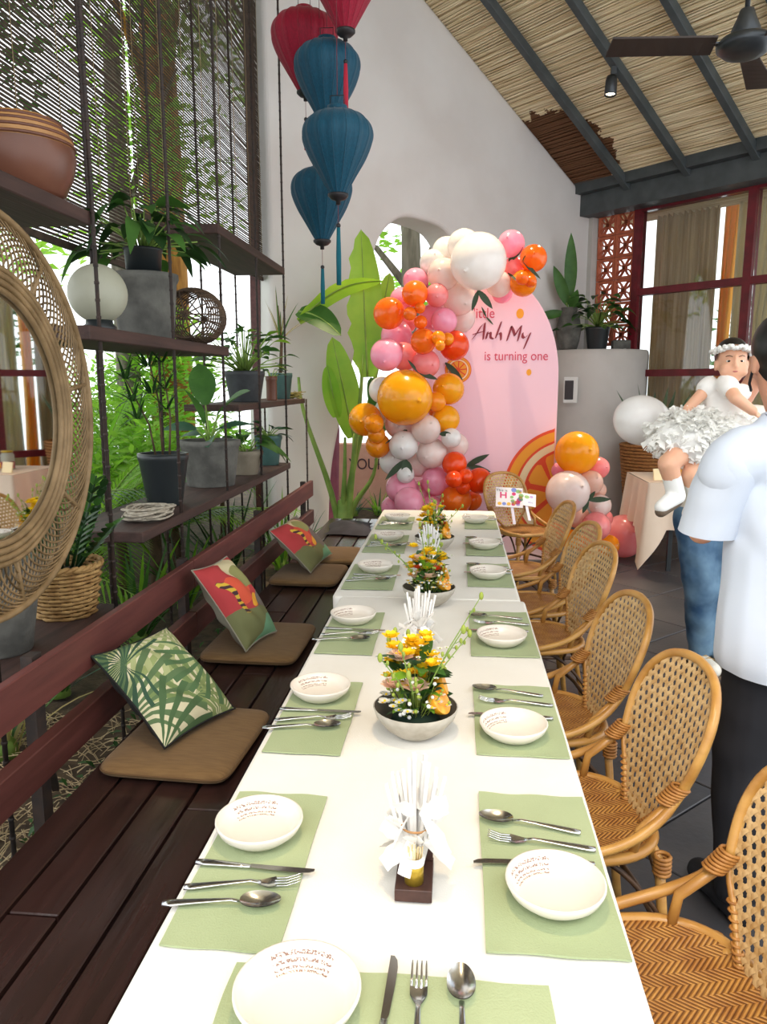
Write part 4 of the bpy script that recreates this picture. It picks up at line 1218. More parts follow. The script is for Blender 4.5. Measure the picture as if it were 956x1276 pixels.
    for s in (-1,1):
        w0=bp(s*.183,.150)
        part(MB().tube([w0,Vector((s*.195,-.115,SZ+.06)),Vector((s*.192,-.10,SZ-.01))],.012,8),'arm_post','rattan_pole',t)
        b=MB()
        for k in range(7): 
            z=w0+Vector((0,.006*k,-.006*k+.018)); b.tube([z+Vector((.021*math.cos(q),.021*math.sin(q),.006*math.sin(q))) for q in [2*PI*i/12 for i in range(12)]],.0042,5,closed=True)
        part(b,'wrap','rattan_wrap',t,kind='stuff')
        part(MB().tube([bp(s*.09,-.012),Vector((s*.165,-.185,SZ-.05)),Vector((s*.175,-.20,.22)),Vector((s*.20,-.235,0))],[.0135,.014,.0135,.0125],8),'leg','rattan_pole',t)
        part(MB().tube([Vector((s*.165,.155,SZ-.012)),Vector((s*.170,.165,.25)),Vector((s*.19,.19,0))],[.0145,.014,.0125],8),'leg','rattan_pole',t)
        part(MB().tube([Vector((s*.178,-.203,.20)),Vector((s*.175,0,.21)),Vector((s*.177,.168,.20))],.009,7),'stretcher','rattan_dark',t)
        part(MB().tube(bez((s*.176,-.20,.24),(s*.17,-.10,.40),(s*.15,-.02,SZ-.02),(s*.12,.06,SZ-.022),10),.0075,6),'brace','rattan_dark',t)
        part(MB().tube(bez((s*.175,.165,.24),(s*.17,.10,.40),(s*.15,.02,SZ-.02),(s*.12,-.06,SZ-.022),10),.0075,6),'brace','rattan_dark',t)
    for y in (-.203,.168):
        part(MB().tube([(-.177,y,.20),(0,y,.215),(.177,y,.20)],.009,7),'stretcher','rattan_dark',t)
        part(MB().tube(bez((-.176,y,.24),(-.10,y,.42),(.10,y,.42),(.176,y,.24),12),.0075,6),'brace','rattan_dark',t)
    # loose nodes of the poles, wrapped joints at the legs
    for s in (-1,1):
        for (x,y) in ((.170,-.19),(.168,.162)):
            b=MB()
            for k in range(5): b.tube([Vector((s*x+.019*math.cos(q),y+.019*math.sin(q),SZ-.03-.011*k)) for q in [2*PI*i/10 for i in range(10)]],.0055,5,closed=True)
            part(b,'wrap','rattan_wrap',t,kind='stuff')
    return t
chair0=make_chair()
ch=[(0.415,1.330,100,'rattan chair with woven back nearest the head setting of the table'),
    (0.322,1.955,99,'rattan chair standing next to the man in the white t-shirt'),
    (0.312,2.575,99,'rattan chair second from the head of the table, first past the t-shirt man'),
    (0.372,3.440,101,'rattan chair beside the second flower bowl, its seat half under the cloth'),
    (0.402,3.980,99,'rattan chair beside the third flower bowl, overlapped by its neighbour'),
    (0.385,4.720,97,'rattan chair at the table end, next to the low balloon cluster'),
    (.545,6.06,-148,'rattan chair in front of the arch panel with printed party signs on it')]
for i,(x,y,rz,lab) in enumerate(ch):
    o=chair0 if i==0 else copy_tree(chair0)
    place(o,(x,y,0.0),R(rz),lab)
# printed signs on sticks, propped on the far chair
mat('card_white','#efeaf0',.6); mat('print_pink','#d83a78',.6); mat('print_violet','#b69ad8',.6); mat('print_blue','#7b8fd8',.6); mat('print_gold','#e8b64a',.6); mat('print_black','#2a2630',.6); mat('print_green','#8fc07a',.6); mat('stick_white','#e6def0',.5)
def sign(px4,Y,label,prints,stick):
    bl=Py(*px4[0],Y[0]); br=Py(*px4[1],Y[0]); tl=Py(*px4[2],Y[1])
    x=(br-bl); y=(tl-bl); w,h=x.length,y.length; M=basis(x,y); c=bl+x*.5+y*.5
    t=thing('party_sign',label,'sign',c,0,None); t.rotation_euler=M.to_euler()
    part(MB().box((0,0,0),(w,h,.004)),'card','card_white',t,smooth=False)
    for (kind,a,b,s,m) in prints:
        if kind=='dot': part(MB().lathe([(0,.0),(s,.0),(s,.0006),(0,.0006)],14,(a*w,b*h,.0024)),'printed_dot',m,t,smooth=False)
        else:
            me=text_mesh(kind,s,.0003,bold=.002 if s>.04 else 0); me.transform(Matrix.Translation((a*w,b*h,.0026))); link('printed_text',me,m,t)
    if stick: part(MB().bar((stick[0]*w,-h*.45,-.004),(stick[0]*w+stick[1],-h*.5-stick[2],-.004),.022,.004,(0,0,1)),'stick','stick_white',t,smooth=False)
    return t
pr=[('This is',-.28,.34,.035,'print_black'),('H',-.22,.08,.085,'print_pink')]
rnd=random.Random(2)
for k in range(16): pr.append(('dot',.02+.42*rnd.random(),-.40+.8*rnd.random(),.010+.012*rnd.random(),rnd.choice(['print_violet','print_blue','print_gold','print_pink','print_green'])))
for k in range(5): pr.append(('dot',-.36+.17*k,-.34,.016,['print_gold','print_blue','print_gold','print_pink','print_violet'][k]))
sign([(621,631),(655,633),(615,607)],(6.02,6.16),'white party sign printed with a pink letter H and flowers, on the far chair',pr,(.1,.02,.16))
sign([(648,629),(667,632),(650,614)],(6.07,6.19),'small white party sign tucked behind the pink letter H sign',[('abc',.15,-.2,.03,'print_blue'),('dot',-.1,.2,.02,'print_green'),('dot',.2,.25,.014,'print_violet')],(-.1,.03,.16))
# ================================================================== birthday arch panel
BY=6.90
def panel_mat():
    m=mat('panel_print_lit','#f2c8d0',.75); nt=m.node_tree; N=nt.nodes; L=nt.links; b=N['Principled BSDF']
    tc=N.new('ShaderNodeTexCoord'); mp=N.new('ShaderNodeMapping'); mp.inputs['Rotation'].default_value=(0,R(-32),0); L.new(tc.outputs['Object'],mp.inputs['Vector'])
    sp=N.new('ShaderNodeSeparateXYZ'); L.new(mp.outputs[0],sp.inputs[0])
    nz=N.new('ShaderNodeTexNoise'); nz.inputs['Scale'].default_value=1.6; L.new(mp.outputs[0],nz.inputs['Vector'])
    ad=N.new('ShaderNodeMath'); ad.operation='MULTIPLY_ADD'; ad.inputs[1].default_value=.5; L.new(nz.outputs['Fac'],ad.inputs[0]); L.new(sp.outputs[0],ad.inputs[2])
    cr=N.new('ShaderNodeValToRGB'); e=cr.color_ramp.elements; e[0].position=.22; e[0].color=lin('#f4c8d4'); e[1].position=.6; e[1].color=lin('#eac4a4')  # pink print; the diagonal peach paints warm spotlight into the colour
    mr=N.new('ShaderNodeMapRange'); mr.inputs['From Min'].default_value=-.5; mr.inputs['From Max'].default_value=2.2
    L.new(ad.outputs[0],mr.inputs['Value']); L.new(mr.outputs[0],cr.inputs['Fac']); L.new(cr.outputs[0],b.inputs['Base Color'])
panel_mat()
mat('print_orange','#f0a030',.7); mat('print_red','#e4502c',.7); mat('print_cream','#f2dcae',.7); mat('print_maroon','#8d3540',.7); mat('print_rose','#d44a62',.7); mat('foam_side','#f0d9dc',.8)
xr=Py(692,560,BY).x; xl=Py(508,560,BY).x; xc=(xl+xr)/2; hw=(xr-xl)/2; zs=Py(600,470,BY).z; zt=Py(600,338,BY).z
ol=[(xl-xc,.02),(xr-xc,.02)]+[(hw*math.cos(PI*i/36),zs+(zt-zs)*math.sin(PI*i/36)) for i in range(37)]
panel=thing('arch_panel','pink arch shaped birthday panel with orange slice prints and lettering','panel',(xc,BY,0))
me=curve_plate('board',[ol],.04,.002,1); me.transform(Matrix.Rotation(R(90),4,'X')); link('board',me,'panel_print_lit',panel)
part(MB().box((-.3,.22,.02),(.06,.42,.04)),'foot','panel_white',panel,smooth=False); part(MB().box((.3,.22,.02),(.06,.42,.04)),'foot','panel_white',panel,smooth=False)
part(MB().bar((-.3,.40,.04),(-.3,.03,1.2),.04,.03),'strut','panel_white',panel,smooth=False); part(MB().bar((.3,.40,.04),(.3,.03,1.2),.04,.03),'strut','panel_white',panel,smooth=False)
FY=-.0205
def flat(pts,m,lay,name):
    vs=[(x,FY-.0012*lay,z) for x,z in pts]; n=len(vs)
    vs+= [(x,FY,z) for x,z in pts]
    mb=MB().add(vs,[tuple(range(n))]+[(i,n+i,n+(i+1)%n,(i+1)%n) for i in range(n)]); part(mb,name,m,panel,smooth=False)
def slice_print(px,py,rpx,edge,a0=0.0,fine=1.0):
    c=Py(px,py,BY); cx,cz=c.x-xc,c.z; r=rpx*6.9/F; e=edge
    def P(rad,a): return (min(cx+rad*math.cos(a),e),max(cz+rad*math.sin(a),.03))
    ring=[2*PI*i/72 for i in range(72)]
    for k,(rr,m) in enumerate(((1.0,'print_red'),(.955,'print_orange'),(.82,'print_red'),(.785,'print_cream'),(.68,'print_red'))): flat([P(r*rr,a) for a in ring],m,1+k,'slice_ring')
    nseg=9
    for k in range(nseg):
        b0=a0+2*PI*k/nseg+.07; b1=a0+2*PI*(k+1)/nseg-.07
        pts=[P(r*.14,(b0+b1)/2)]+[P(r*.64*(1 if 0<i<8 else .93),b0+(b1-b0)*i/8) for i in range(9)]
        if max(p[0] for p in pts)-min(p[0] for p in pts)>.01: flat(pts,'print_orange',6,'slice_segment')
slice_print(708,613,80,hw-.012,.2)
slice_print(571,461,16,hw-.01,.1)
for (px,py,rp) in ((648,391,4.5),(659,464,3)): 
    c=Py(px,py,BY); flat([(c.x-xc+rp*6.9/F*math.cos(2*PI*i/18),c.z+rp*1.3*6.9/F*math.sin(2*PI*i/18)) for i in range(18)],'print_orange',1,'printed_dot')
def pen(pts,w,m,name):
    pp_=cat_rom([Vector((a,b,0)) for a,b in pts],6); mb=MB(); vs=[]
    n=len(pp_)
    for i,p in enumerate(pp_):
        q=Py(560+p.x/6.83,360+p.y/6.83,BY); x,z=q.x-xc,q.z; k=w*(.55+.45*math.sin(PI*min(1,(i+.6)/n)))
        vs+=[(x-k*.8,FY-.003,z-k*.55),(x+k*.8,FY-.003,z+k*.55),(x-k*.8,FY,z-k*.55),(x+k*.8,FY,z+k*.55)]
    fs=[]
    for i in range(n-1):
        a=i*4; fs+=[(a,a+1,a+5,a+4),(a,a+4,a+6,a+2),(a+1,a+3,a+7,a+5)]
    fs+=[(0,2,3,1),(4*n-4,4*n-3,4*n-1,4*n-2)]
    part(mb.add(vs,fs),name,m,panel,smooth=False)
W_=.0135
for nm,sts in (('letter_A',[[(192,432),(230,385),(270,320),(303,290)],[(303,290),(296,350),(288,432)],[(200,388),(250,375),(305,358)]]),
     ('letter_n',[[(326,368),(318,400),(312,428)],[(316,402),(336,376),(350,380),(352,415),(376,428)]]),
     ('letter_h',[[(442,280),(420,345),(392,422)],[(400,402),(424,378),(438,390),(438,438)]]),
     ('letter_M',[[(488,445),(508,385),(527,318)],[(527,318),(545,360),(556,402)],[(556,402),(582,355),(612,314)],[(612,314),(597,380),(580,445)]]),
     ('letter_y',[[(624,375),(622,405),(640,418),(664,396)],[(690,374),(664,435),(632,512)]])):
    for s_ in sts: pen(s_,W_,'print_maroon',nm)
def ptext(txt,px,py,hpx,m,sx=1.0):
    c=Py(px,py,BY); me=text_mesh(txt,hpx*6.9/F,.001,0,sx); me.transform(Matrix.Translation((c.x-xc,FY-.0012,c.z))@Matrix.Rotation(R(90),4,'X')); link('lettering',me,m,panel)
ptext('is turning one',643,444,16,'print_rose',.86)
ptext('little',603,391,17,'print_rose',.86)

# ================================================================== balloons
def balloon_mat(name,c,c2,tr=.28):
    mat(name,c,.22,col2=c2,nscale=2.0,transl=tr,coat=.35,spec=.45)
balloon_mat('bal_white','#faf8f6','#f5f1ee'); balloon_mat('bal_pearl','#f8e8e2','#f6ded6'); balloon_mat('bal_peach','#f3cbb8','#f0c0ac')
balloon_mat('bal_pink','#ffb2cb','#fda4c0'); balloon_mat('bal_coral','#ffa09f','#fc9295'); balloon_mat('bal_orange','#ff8424','#ff761a'); balloon_mat('bal_red','#fb5a1a','#f84c12')
balloon_mat('bal_yellow','#ffb81e','#ffae14'); balloon_mat('bal_amber','#ffa61e','#ff9a16')
def balloon_mesh():
    pr=[(0,-1.0),(.05,-1.0),(.05,-.985)]
    mb=MB(); m=18; prof=[]
    for i in range(m+1):
        a=PI*i/m; z=-math.cos(a); r=math.sin(a)
        if z<0: r*=1-.10*z*z; z*=1.10
        prof.append((r,z))
    prof[0]=(0.025,-1.10); prof[-1]=(0,1)
    prof=[(0,-1.20),(.055,-1.19),(.05,-1.165),(.02,-1.135)]+prof
    return mb.lathe(prof,28)
BME={}
BALL=[]
def balloon(px,py,rp,col,lay,label,group,Y0=6.42,knot=None,free=True):
    BALL.append(dict(px=px,py=py,rp=rp,col=col,Y=Y0+.13*lay,label=label,group=group,knot=knot,free=free)); return BALL[-1]
def geo(b):
    c=Py(b['px'],b['py'],b['Y']); b['c']=c; b['r']=b['rp']/F*(c-EYE).length*.985
def settle():
    for b in BALL: geo(b)
    for it in range(70):
        for i,a in enumerate(BALL):
            for b in BALL[i+1:]:
                if not(a['free'] and b['free']): continue
                d=(a['c']-b['c']).length; lim=.93*(a['r']+b['r'])
                if d<lim:
                    s=.25*(lim-d)+.004; f,k=(a,b) if a['Y']<=b['Y'] else (b,a)
                    f['Y']-=s; k['Y']+=s
                    for q in (f,k):
                        lo=5.55; hi=6.86-q['r'] if q['c'].x>xl-.05 else 7.3
                        q['Y']=min(max(q['Y'],lo),hi); geo(q)
MARKS=[(445,150,'around the biggest white one'),(605,175,'at its outer tip above the lettering'),(275,310,'around the tiny orange trio'),(370,393,'around the small amber trio'),(215,420,'in the pink bunch by the banana leaf'),(270,560,'touching the biggest golden yellow one'),(150,665,'in the bunch before the banana stalks'),(310,700,'in the pale bunch below the golden ones'),(425,810,'in the red-orange bunch by the far chair'),(255,850,'in the pink bunch behind the table end')]
def blow():
    cn=dict(white='white',pearl='pearly blush',peach='pale peach',pink='pink',coral='coral pink',orange='orange',red='red-orange',yellow='golden yellow',amber='amber')
    for b in BALL:
        col=b['col']
        if col not in BME:
            me=balloon_mesh().mesh('balloon'); me.materials.append(MATS['bal_'+col]); BME[col]=me
        o=bpy.data.objects.new('balloon',BME[col]); COL.objects.link(o); rnd=random.Random(int(b['px']*7+b['py']*13)); r=b['r']
        o.location=b['c']; o.scale=(r,r,r*1.02)
        # the knots point into the garland, away from the room
        o.rotation_euler=(R(-90)+rnd.uniform(-.5,.5),0,rnd.uniform(-.6,.6)) if b['knot'] is None else b['knot']
        if b['knot'] is not None: o.scale=(r*.93,r*.93,r*1.12)
        b['o']=o
        rp=b['rp']
        where=b['group'][0]
        if b['group'] is G1:
            gx,gy=(b['px']-400)*2.39,(b['py']-260)*2.39
            where='in the tall garland, '+min(MARKS,key=lambda m:(m[0]-gx)**2+(m[1]-gy)**2)[2]
        tag(o,b['label'] or (('big ' if rp>28 else 'small ' if rp<12 else '')+cn[col]+' balloon '+where),'balloon',b['group'][1])
Z=lambda x:400+x/2.39
ZY=lambda y:260+y/2.39
G1=('in the garland left of the arch panel','balloons of the tall garland'); G2=('in the low cluster right of the arch panel','balloons of the low cluster')
gl=[(469,157,80,'white',-.4),(425,110,46,'white',1.2),(375,128,42,'white',1.4),(332,160,36,'white',1.6),(365,195,46,'pearl',.6),(530,225,37,'pearl',1.0),(412,268,48,'pearl',1.2),(415,325,44,'pearl',1.8),
(567,105,38,'pink',1.2),(577,180,34,'coral',1.0),(633,148,38,'orange',.5),(603,222,38,'amber',.6),(600,207,19,'orange',-.1),(625,216,17,'orange',-.1),(540,250,30,'pink',1.9),
(283,216,37,'pink',.9),(280,253,38,'orange',-.2),(345,258,34,'coral',.3),(203,312,46,'orange',-.3),(265,313,20,'orange',-.9),(295,296,16,'orange',-.9),(297,338,20,'orange',-.9),(332,322,38,'pink',.6),(367,335,38,'pink',.4),
(225,378,46,'pink',.5),(195,435,48,'pink',.0),(248,440,42,'coral',.4),(312,462,42,'coral',.0),(305,395,38,'orange',-.3),(397,408,44,'red',-.1),(350,385,21,'amber',-1.1),(377,388,19,'amber',-1.0),(355,408,15,'amber',-1.2),(240,270,34,'pink',1.3),(255,340,30,'coral',1.0),
(250,563,83,'yellow',-.5),(380,537,47,'yellow',.2),(343,575,30,'amber',-.3),(372,627,42,'yellow',.3),(345,600,26,'amber',.6),(182,540,40,'white',.8),(200,600,40,'white',1.2),
(235,640,46,'pearl',.6),(313,657,44,'pearl',.0),(246,705,44,'white',-.3),(330,728,46,'pearl',.2),(388,683,30,'white',-.3),(402,705,38,'pearl',.6),(215,752,42,'white',.6),(290,760,40,'pearl',.9),
(132,628,50,'yellow',.0),(158,640,30,'amber',-.9),(170,705,38,'amber',-.2),(165,672,27,'amber',-.7),
(240,832,47,'pink',.2),(342,812,44,'pink',.1),(262,872,44,'pink',-.2),(215,890,36,'pink',.6),(252,792,27,'white',-.5),(300,850,42,'pink',.7),
(398,760,37,'red',-.1),(396,806,26,'red',-.7),(430,797,23,'red',-.7),(424,830,22,'red',-.6),(472,810,39,'red',-.1),(402,868,47,'orange',.0),(330,890,36,'pink',.9),(450,870,30,'orange',1.0)]
for (x,y,r,c,l) in gl: balloon(Z(x),ZY(y),r/2.39,c,l,None,G1)
gr=[(762,727,63,'yellow',0),(735,845,64,'pearl',-.2),(826,772,32,'coral',.6),(803,816,36,'peach',.4),(826,838,24,'peach',1.0),(832,884,32,'pearl',.2),(845,922,24,'coral',.8),(820,946,42,'coral',-.1),(765,917,34,'peach',.8),(745,985,30,'amber',.2),(700,960,26,'red',.4),(856,1003,32,'amber',.4),(790,1000,30,'orange',.9),(708,780,24,'pink',1.4)]
for (x,y,r,c,l) in gr: balloon(Z(x),ZY(y),r/2.39,c,l,None,G2,Y0=6.72)
balloon(777,668,26,'coral',1.0,'big coral pink balloon resting on the floor by the cloth covered table',('',"balloons of the low cluster"),Y0=6.95)
balloon(800,524,32,'white',0,'white balloon floating in front of the tall woven planter',('',None),Y0=4.25,knot=(R(10),R(-78),R(20)),free=False)
settle(); blow()
# olive leaf sprigs tucked between the balloons
mat('sprig_leaf','#3f5238',.55,col2='#31432c',nscale=8,transl=.15)
def front_Y(px,py,default):
    d=ray(px,py).normalized(); best=default; hit=None
    for b in BALL:
        if not b['free']: continue
        w=EYE-b['c']; B=w.dot(d); Cc=w.dot(w)-(b['r']*1.0)**2; D=B*B-Cc
        if D>0:
            t=-B-math.sqrt(D); y=(EYE+d*t).y
            if hit is None or y<hit: hit=y
    return hit if hit is not None else default
def sprig(px,py,tips,Y,label):
    Y=front_Y(px,py,Y)-.003
    o=Py(px,py,Y); t=thing('leaf_sprig',label,'leaf sprig',o,0,'leaf sprigs tucked into the balloons')
    for (tx,ty,w) in tips:
        q=Py(tx,ty,min(Y-.01,front_Y(tx,ty,Y)-.01)); d=q-o
        part(MB().leaf(o,d,d.length,w/F*6.4,.0,6,.3,up=(0,-1,.2),shape=ovate),'leaf','sprig_leaf',t,True)
    return t
S1='dark green leaf sprig tucked into the balloon garland'
for (px,py,tips) in ((596,362,[(588,388,7),(614,385,9)]),(637,325,[(652,308,6),(634,322,7)]),(652,326,[(674,348,5),(655,318,3)]),(633,340,[(648,353,4)]),(535,355,[(531,362,12)]),(521,464,[(546,473,7),(508,448,4)]),(555,452,[(577,474,9)]),(506,535,[(480,553,5),(502,545,7)]),(548,541,[(562,540,7)]),(505,573,[(480,598,9),(510,598,15)]),(582,580,[(610,566,9),(612,588,9)]),(606,395,[(615,405,3),(600,382,3)])):
    sprig(px,py,tips,6.868,'dark green leaf sprig in the tall garland, '+min(MARKS,key=lambda m:(m[0]-(px-400)*2.39)**2+(m[1]-(py-260)*2.39)**2)[2])
sprig(733,623,[(726,640,7),(762,622,8),(742,612,6)],6.45,'dark green leaf sprig on the low balloon cluster')
# ================================================================== silk lanterns
def silk(name,c,c2): mat(name,c,.6,col2=c2,nscale=30,stretch=(6,6,.6),transl=.30,sheen=.2)
silk('silk_red','#b60f38','#9c0c30'); silk('silk_teal','#0a5872','#084a63')
mat('lantern_wood','#262224',.5); mat('tassel_red','#b8283f',.8); mat('tassel_teal','#0f6270',.8); mat('thread','#7a3a40',.8)
def lantern(px,pw,ytop,ybot,Y,col,label,tass,top_z=None):
    top=Py(px,ytop,Y); bot=Py(px,ybot,Y); r=pw/2/F*(top-EYE).length; H=top.z-bot.z
    x,y=(top.x+bot.x)/2,Y; o=Vector((x,y,bot.z))
    t=thing('silk_lantern',label,'lantern',o,0,'silk lanterns hanging in a cluster')
    prof=[(.16,0),(.30,.10),(.55,.28),(.80,.46),(.96,.62),(1.0,.72),(.93,.83),(.74,.92),(.46,.975),(.30,.985),(.28,1.0)]
    pts=cat_rom([Vector((a,b,0)) for a,b in prof],3)
    NR=16
    wob=lambda a,z:1-.035*(1-abs(math.cos(a*NR/2))**.6)
    part(MB().lathe([(p.x*r,p.y*H) for p in pts],96,o,wob=wob),'silk_shade','silk_'+col,t,True)
    rb=MB()
    for k in range(NR):
        a=2*PI*k/NR; part(MB().tube([o+Vector((p.x*r*1.002*math.cos(a),p.x*r*1.002*math.sin(a),p.y*H)) for p in pts],.0022,4),'rib','silk_'+col,t,True)
    part(MB().lathe([(0,-.035),(.012,-.035),(.012,-.018),(.035,-.010),(.052,.006),(.052,.016),(0,.016)],18,o),'bottom_cap','lantern_wood',t,True)
    part(MB().lathe([(.0,H-.004),(.05,H-.004),(.05,H+.02),(0,H+.02)],18,o),'top_cap','silk_'+col,t,True)
    part(MB().tube([o+Vector((-.035,0,H+.02)),o+Vector((-.035,0,H+.07)),o+Vector((.035,0,H+.07)),o+Vector((.035,0,H+.02))],.0025,5),'wire_handle','lantern_wood',t,True)
    s=(CR-o).dot(WD); zt=min(ROOF0+RSL*s-.05,7.0) if s<SMAX-.2 else 7.0
    part(MB().tube([o+Vector((0,0,H+.07)),Vector((x,y,zt))],.0018,4),'cord','thread',t,True)
    ln=tass
    part(MB().tube([o+Vector((0,0,-.035)),o+Vector((0,0,-.035-.09))],.0014,4),'thread','thread',t,True)
    part(MB().sphere(o+Vector((0,0,-.135)),.012,12,8),'bead','lantern_wood',t,True)
    ta=MB()
    for k in range(12):
        a=2*PI*k/12; ta.tube([o+Vector((.006*math.cos(a),.006*math.sin(a),-.145)),o+Vector((.010*math.cos(a),.010*math.sin(a),-.145-ln*.5)),o+Vector((.009*math.cos(a),.009*math.sin(a),-.145-ln))],.0032,4)
    part(ta,'tassel','tassel_'+('red' if col=='red' else 'teal'),t,True,kind='stuff')
    return t
lantern(380,70,14,118,4.75,'red','crimson silk lantern hanging behind the teal ones, its top whole',.16)
lantern(430,80,-90,42,4.30,'red','crimson silk lantern hanging highest of the cluster',.24)
lantern(408,71,52,158,4.50,'teal','teal silk lantern hanging directly below the crimson pair',.18)
lantern(421,79,138,246,4.00,'teal','teal silk lantern hanging in front of the other two teal lanterns',.28)
lantern(401,70,209,303,4.60,'teal','teal silk lantern hanging lowest of the cluster',.20)
# pole the lanterns are tied to
solo(MB().tube([(-1.75,4.4,7.02),(.6,4.4,7.02)],.03,8),'lantern_pole','steel_grey','dark round pole high under the roof carrying the silk lanterns','pole',(-.6,4.4,7.02))

# ================================================================== ceiling fan and spotlight
mat('fan_metal','#4a4d50',.4,.6,col2='#3c3f42',nscale=5); mat('fan_blade','#3a2d26',.6,col2='#2c211c',nscale=4)
fc=Vector((1.215,3.72,3.05)); fan=thing('ceiling_fan','dark grey ceiling fan with brown blades on a long rod','ceiling fan',fc)
part(MB().lathe([(0,-.055),(.05,-.055),(.085,-.045),(.115,-.02),(.118,.0),(.10,.02),(.05,.035),(.0,.035)],30,fc),'motor','fan_metal',fan,True)
part(MB().lathe([(.058,.03),(.060,.055),(.040,.10),(.028,.135),(.012,.14)],24,fc),'canopy','fan_metal',fan,True)
s=(CR-fc).dot(WD); part(MB().tube([fc+Vector((0,0,.13)),Vector((fc.x,fc.y,ROOF0+RSL*s-.04))],.011,8),'rod','fan_metal',fan,True)
for k in range(3):
    a=R(183)+k*2*PI/3; d=Vector((math.cos(a),math.sin(a),0)); n=Vector((-d.y,d.x,0))
    vs=[]
    for i in range(9):
        q=i/8; rr=.13+.45*q; w=.045+.025*q; tz=.018*(1-.5*q)
        for sg in (-1,1):
            for hz in (.004,-.004): vs.append(fc+d*rr+n*(sg*w)+Vector((0,0,sg*tz+hz-.005)))
    fs=[]
    for i in range(8):
        b=i*4; fs+=[(b,b+4,b+6,b+2),(b+1,b+3,b+7,b+5),(b,b+1,b+5,b+4),(b+2,b+6,b+7,b+3)]
    fs+=[(0,2,3,1),(32,33,35,34)]
    bl=part(MB().add(vs,fs),'blade','fan_blade',fan,True,False)
    part(MB().bar(fc+d*.10,fc+d*.22,.03,.008),'blade_iron','fan_metal',bl,True,False)
q=roof_pt_px(763,82); q.x=RAFT[1]; pbase=RM@Vector((q.x,q.y,.08))
sp=thing('ceiling_spotlight','small black spotlight clamped under a steel rafter','spotlight',pbase)
part(MB().box(pbase+Vector((0,0,-.03)),(.05,.05,.07)),'bracket','fan_metal',sp,True,False)
ax=Vector((-.05,-.10,-.99)).normalized(); M=Vector((0,0,-1)).rotation_difference(ax).to_matrix()
can=part(MB().lathe([(0,0),(.045,0),(.055,-.04),(.058,-.17),(.052,-.175),(.05,-.15),(0,-.14)],20,pbase+Vector((-.015,0,-.08)),M),'housing','fan_metal',sp,True)
mat('lamp_glow','#fff2d8',.5); m=MATS['lamp_glow'].node_tree.nodes['Principled BSDF']; m.inputs['Emission Color'].default_value=(1,.85,.6,1); m.inputs['Emission Strength'].default_value=6
part(MB().lathe([(0,-.150),(.046,-.150),(.046,-.155),(0,-.155)],16,pbase+Vector((-.015,0,-.08)),M),'lens','lamp_glow',sp,True)
def spotlamp(loc,target,energy,size,name,col=(1,.80,.55)):
    d=bpy.data.lights.new(name,'SPOT'); d.energy=energy; d.spot_size=R(size); d.spot_blend=.8; d.color=col; d.shadow_soft_size=.06
    o=bpy.data.objects.new(name,d); COL.objects.link(o); o.location=loc; o.rotation_euler=(Vector(target)-Vector(loc)).to_track_quat('-Z','Y').to_euler(); return o
spotlamp(pbase+Vector((-.015,0,-.28)),(.45,6.9,1.5),420,50,'spotlight_beam')
q2_=Vector((RAFT[1],SLEN*.62,.08)); pb2=RM@q2_; sp_added=copy_tree(sp); sp_added.location=pb2; sp_added['label']='added spotlight out of view high under the same rafter, brightening the balloons'
spotlamp(pb2+Vector((-.015,0,-.28)),(-.3,6.3,1.2),520,44,'added_balloon_light')  # added lamp, out of view, to brighten the garland
sp['group']=sp_added['group']='rafter spotlights'

# ================================================================== bamboo blinds on the garden side
mat('blind_slat','#4a3b30',.75,col2='#33281f',nscale=20); mat('blind_cord','#8d7a5c',.8)
def blind(y0,y1,z0,z1,x,label,seed):
    t=thing('bamboo_blind',label,'blind',(x,(y0+y1)/2,z0),0,'bamboo roller blinds on the garden side'); rnd=random.Random(seed)
    mb=MB(); z=z0
    while z<z1:
        j=rnd.uniform(-.0015,.0015); mb.bar((x+j,y0,z),(x-j,y1,z+rnd.uniform(-.002,.002)),.004,.0112); z+=.0178
    part(mb,'slats','blind_slat',t,True,False,kind='stuff')
    n=int((y1-y0)/.36)
    for k in range(n+1):
        yy=y0+.04+(y1-y0-.08)*k/n
        part(MB().tube([(x+.006,yy,z0),(x+.006,yy,z1)],.0022,4),'cord','blind_cord',t,True)
    part(MB().box((x,(y0+y1)/2,z0-.012),(.022,y1-y0,.03)),'bottom_rail','blind_slat',t,True,False)
    part(MB().box((x,(y0+y1)/2,z1+.02),(.03,y1-y0,.05)),'head_rail','blind_slat',t,True,False)
blind(.6,4.28,2.24,5.6,-1.80,'bamboo slat blind behind the clay jar',1)
blind(4.32,7.15,2.56,5.6,-1.80,'bamboo slat blind behind the tall shelf rods by the white wall',2)
struct(MB().box((-1.80,3.9,5.70),(.12,7.2,.12)),'trim_3','rail_wood_dark')
for y in (.55,7.2):
    struct(MB().box((-1.88,y,2.85),(.09,.09,5.7)),'trim_post','rail_wood_dark')

# ================================================================== things by the window wall
# tall woven planter with a snake plant
p=Vector((2.25,9.0,0)); p=Vector((2.19,8.84,0)); t=thing('woven_planter','tall brown woven planter of snake plants beside the rounded plinth','planter',p)
mat('seagrass','#b07840',.8,col2='#7a4c28',nscale=30,stretch=(1,1,6),bump=.3)
mb=MB()
for k in range(26):
    z=.018+.036*k; r=.235+.10*(z/.95); mb.tube([p+Vector(((r+.006*math.cos(16*a+k*PI))*math.cos(a),(r+.006*math.cos(16*a+k*PI))*math.sin(a),z)) for a in [2*PI*i/48 for i in range(48)]],.019,6,closed=True)
part(mb,'weave','seagrass',t,True,kind='stuff')
part(MB().lathe([(0,.0),(.22,0),(.31,.85),(0,.86)],24,p),'liner','potting_soil',t,True)
mat('snake_leaf','#3b5236',.45,col2='#57684a',nscale=9,stretch=(3,3,1))
rnd=random.Random(12)
